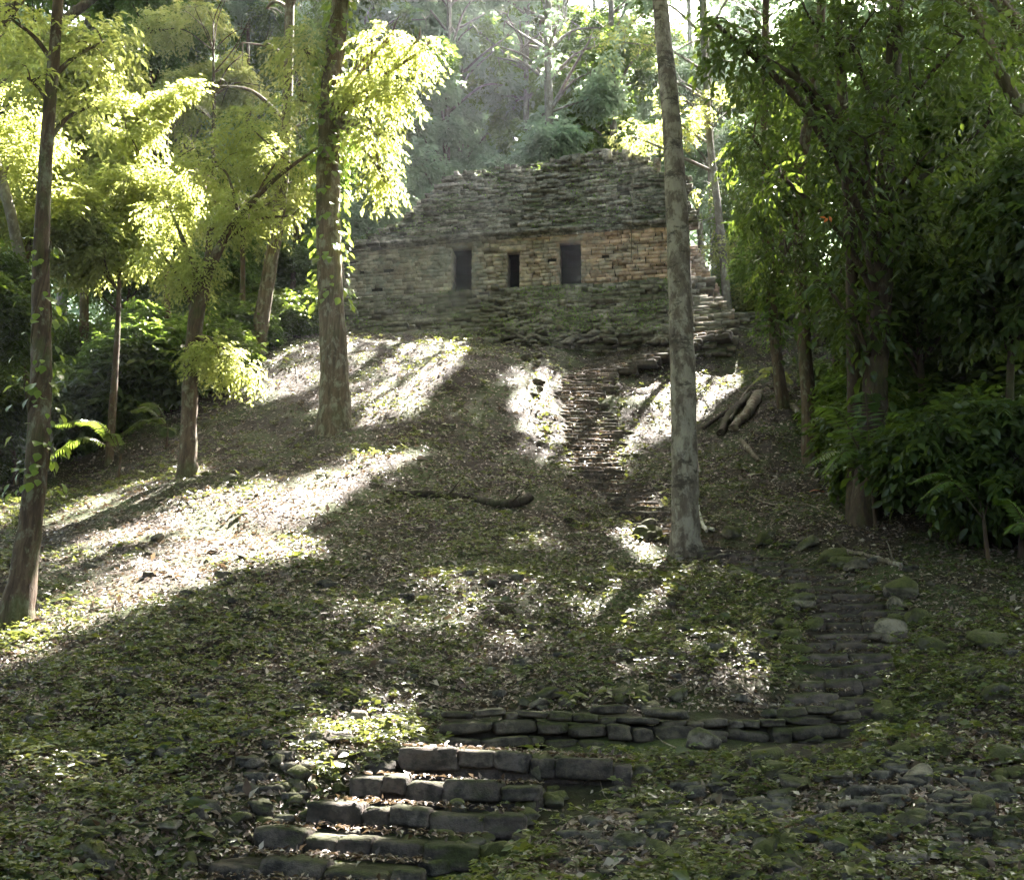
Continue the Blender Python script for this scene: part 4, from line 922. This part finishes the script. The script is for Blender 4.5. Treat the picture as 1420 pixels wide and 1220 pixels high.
# ------------------------------------------------------------------ fallen wood
def log(name, label, pp, rpx, m='wood_dead', lift=.6, sides=10, twigs=0):
    P = np.array([hit(a, b_) for a, b_ in pp]); D = P[0, 1]; r = np.array(rpx)*D/F; P[:, 2] += np.mean(r)*lift; L_ = smooth_line(P, 8); L_ = L_+rng.normal(0, np.mean(r)*.12, L_.shape); b = Buf(); tube(b, L_, r, sides, .16)
    for _ in range(twigs):
        q = L_[rng.integers(3, len(L_))]; e = q+rand_dir(1)[0]*np.array([.5, .3, .1])+[0, 0, .3]; tube(b, smooth_line([q, (q+e)/2, e], 3), [np.mean(r)*.4, .006], 5)
    return tag(build(name, b, M[m], None, P[0], True), label, 'log' if name == 'log' else 'branch')
log('log', 'dark rotten curved branch lying across the middle slope', [(545,686),(600,690),(650,694),(690,703),(718,702),(734,694)], [3.5, 5, 5.5, 6, 7, 7], 'wood_rot', .7, 10, 2)
log('log', 'pale sawn log end pointing down the slope near the right trees', [(1018,600),(1038,575),(1052,550)], [7, 8, 8])
log('log', 'dark short log beside the pale sawn log', [(1000,605),(1012,580),(1040,552)], [6, 7, 6], 'wood_rot')
log('fallen_branch', 'thin straight pole leaning over the logs', [(1012,592),(1030,560),(1045,540)], [2.5, 2.5, 2], 'wood_dead', 4)
log('log', 'broken pale stub below the sawn log', [(1028,614),(1040,628),(1052,640)], [4, 4, 3])
log('fallen_branch', 'slanting dark branch left of the logs', [(975,600),(995,585),(1010,575)], [3, 3, 3], 'wood_rot', 2)
log('log', 'fallen pale trunk behind the brown trunked tree', [(1098,566),(1120,584),(1150,584)], [5, 6, 5])
log('fallen_branch', 'white curved stick standing at the base of the pale tree', [(980,742),(972,725),(968,700)], [2.4, 2, 1.2], 'wood_white', 3)
log('fallen_branch', 'white stick lying behind the base of the pale tree', [(975,736),(990,740)], [2.4, 2.4], 'wood_white', 2)
log('fallen_branch', 'long thin branch lying on the dark slope at right', [(1150,766),(1180,770),(1220,780),(1250,788)], [3, 4, 4, 2.5], 'wood_dead', 1.2, 8, 2)
log('fallen_branch', 'thin branch curving below the thick dark tree', [(1100,702),(1125,704),(1150,718)], [1.5, 1.5, 1], 'wood_dead', 2)
log('fallen_branch', 'pale branch poking out of the bank under the low wall', [(960,500),(975,490),(990,478)], [1.5, 1.5, 1], 'wood_white', 3)
log('fallen_branch', 'root snaking over the slabs at the foot of the temple platform', [(890,470),(905,476),(930,482),(955,478)], [1.8, 1.8, 1.5, 1.2], 'wood_dead', 3)
log('fallen_branch', 'dead stick in the bank right of the upper stairway', [(1040,690),(1060,700),(1090,705)], [1.5, 1.5, 1], 'wood_dead', 2)
b = Buf(); p0 = at(1148, 303, 20.3); add_big_leaves(b, np.array([p0, p0+[.03, 0, .05], p0-[.03, 0, .0]]), np.array([[-.5, -.2, -.5], [.3, 0, -.8], [-.7, 0, .3]]), np.array([[0, -1, .3]]*3, float), .13, wr=.5)
tag(build('dead_leaf', b, M['orange'], None, p0), 'orange dying leaf among the dark foliage at right', 'leaf')
p0 = hit(1133, 686)+[0, 0, .06]; b = Buf(); add_big_leaves(b, np.array([p0, p0+[.1, 0, .02]]), np.array([[1, -.2, 0], [-1, -.1, .1]]), np.array([[0, -.4, 1]]*2, float), .3, wr=.4); tag(build('dead_leaf', b, M['red_litter'], None, p0), 'rusty red fallen leaf below the dark trees', 'leaf')

# ------------------------------------------------------------------ air
def haze():
    bm = bmesh.new(); bmesh.ops.create_cube(bm, size=1); me = bpy.data.meshes.new('haze'); bm.to_mesh(me); bm.free(); o = bpy.data.objects.new('haze', me); C.objects.link(o)
    o.scale = (720, 800, 90); o.location = (0, 45, float(GH.min())-2+45)
    m, nt, N, L = mat('haze_air'); v = nt.nodes.new('ShaderNodeVolumePrincipled'); v.inputs['Color'].default_value = (.86, .94, 1, 1); v.inputs['Density'].default_value = HAZE; v.inputs['Anisotropy'].default_value = .7
    out = nt.nodes.new('ShaderNodeOutputMaterial'); L.new(v.outputs[0], out.inputs['Volume']); me.materials.append(m); tag(o, 'bluish humid air lit by the sun over the slope', None, None, 'stuff')
HAZE = .0003
haze()

# ------------------------------------------------------------------ light, sky, camera
w = bpy.data.worlds.new('World'); sc.world = w; w.use_nodes = True; nt = w.node_tree
sky = nt.nodes.new('ShaderNodeTexSky'); sky.sky_type = 'NISHITA'; sky.sun_disc = False; sky.sun_elevation = EL; sky.sun_rotation = AZ
bg = nt.nodes['Background']; sky.dust_density = 6; sky.ozone_density = .2; bg.inputs[1].default_value = .05; nt.links.new(sky.outputs[0], bg.inputs[0])
ld = bpy.data.lights.new('sun', 'SUN'); ld.energy = 5; ld.angle = R(.5); ld.color = (1, .93, .85); lo_ = bpy.data.objects.new('sun', ld); C.objects.link(lo_)
lo_.rotation_euler = Vector(S).to_track_quat('Z', 'Y').to_euler(); lo_.location = (10, 20, 60)
cd = bpy.data.cameras.new('camera'); cam = bpy.data.objects.new('camera', cd); C.objects.link(cam); cam.location = EYE; cam.rotation_euler = (math.pi/2+PITCH, 0, 0)
cd.sensor_width = 36; cd.lens = 36*F/1420; cd.clip_end = 2000; sc.camera = cam
sc.view_settings.view_transform = 'Standard'; sc.view_settings.look = 'None'; sc.view_settings.exposure = 4.6; sc.view_settings.gamma = 1
cy = sc.cycles; cy.use_denoising = True; cy.max_bounces = 6; cy.diffuse_bounces = 2; cy.glossy_bounces = 2; cy.transmission_bounces = 4; cy.volume_bounces = 0; cy.sample_clamp_indirect = 4
print('verts', sum(len(m.vertices) for m in bpy.data.meshes))
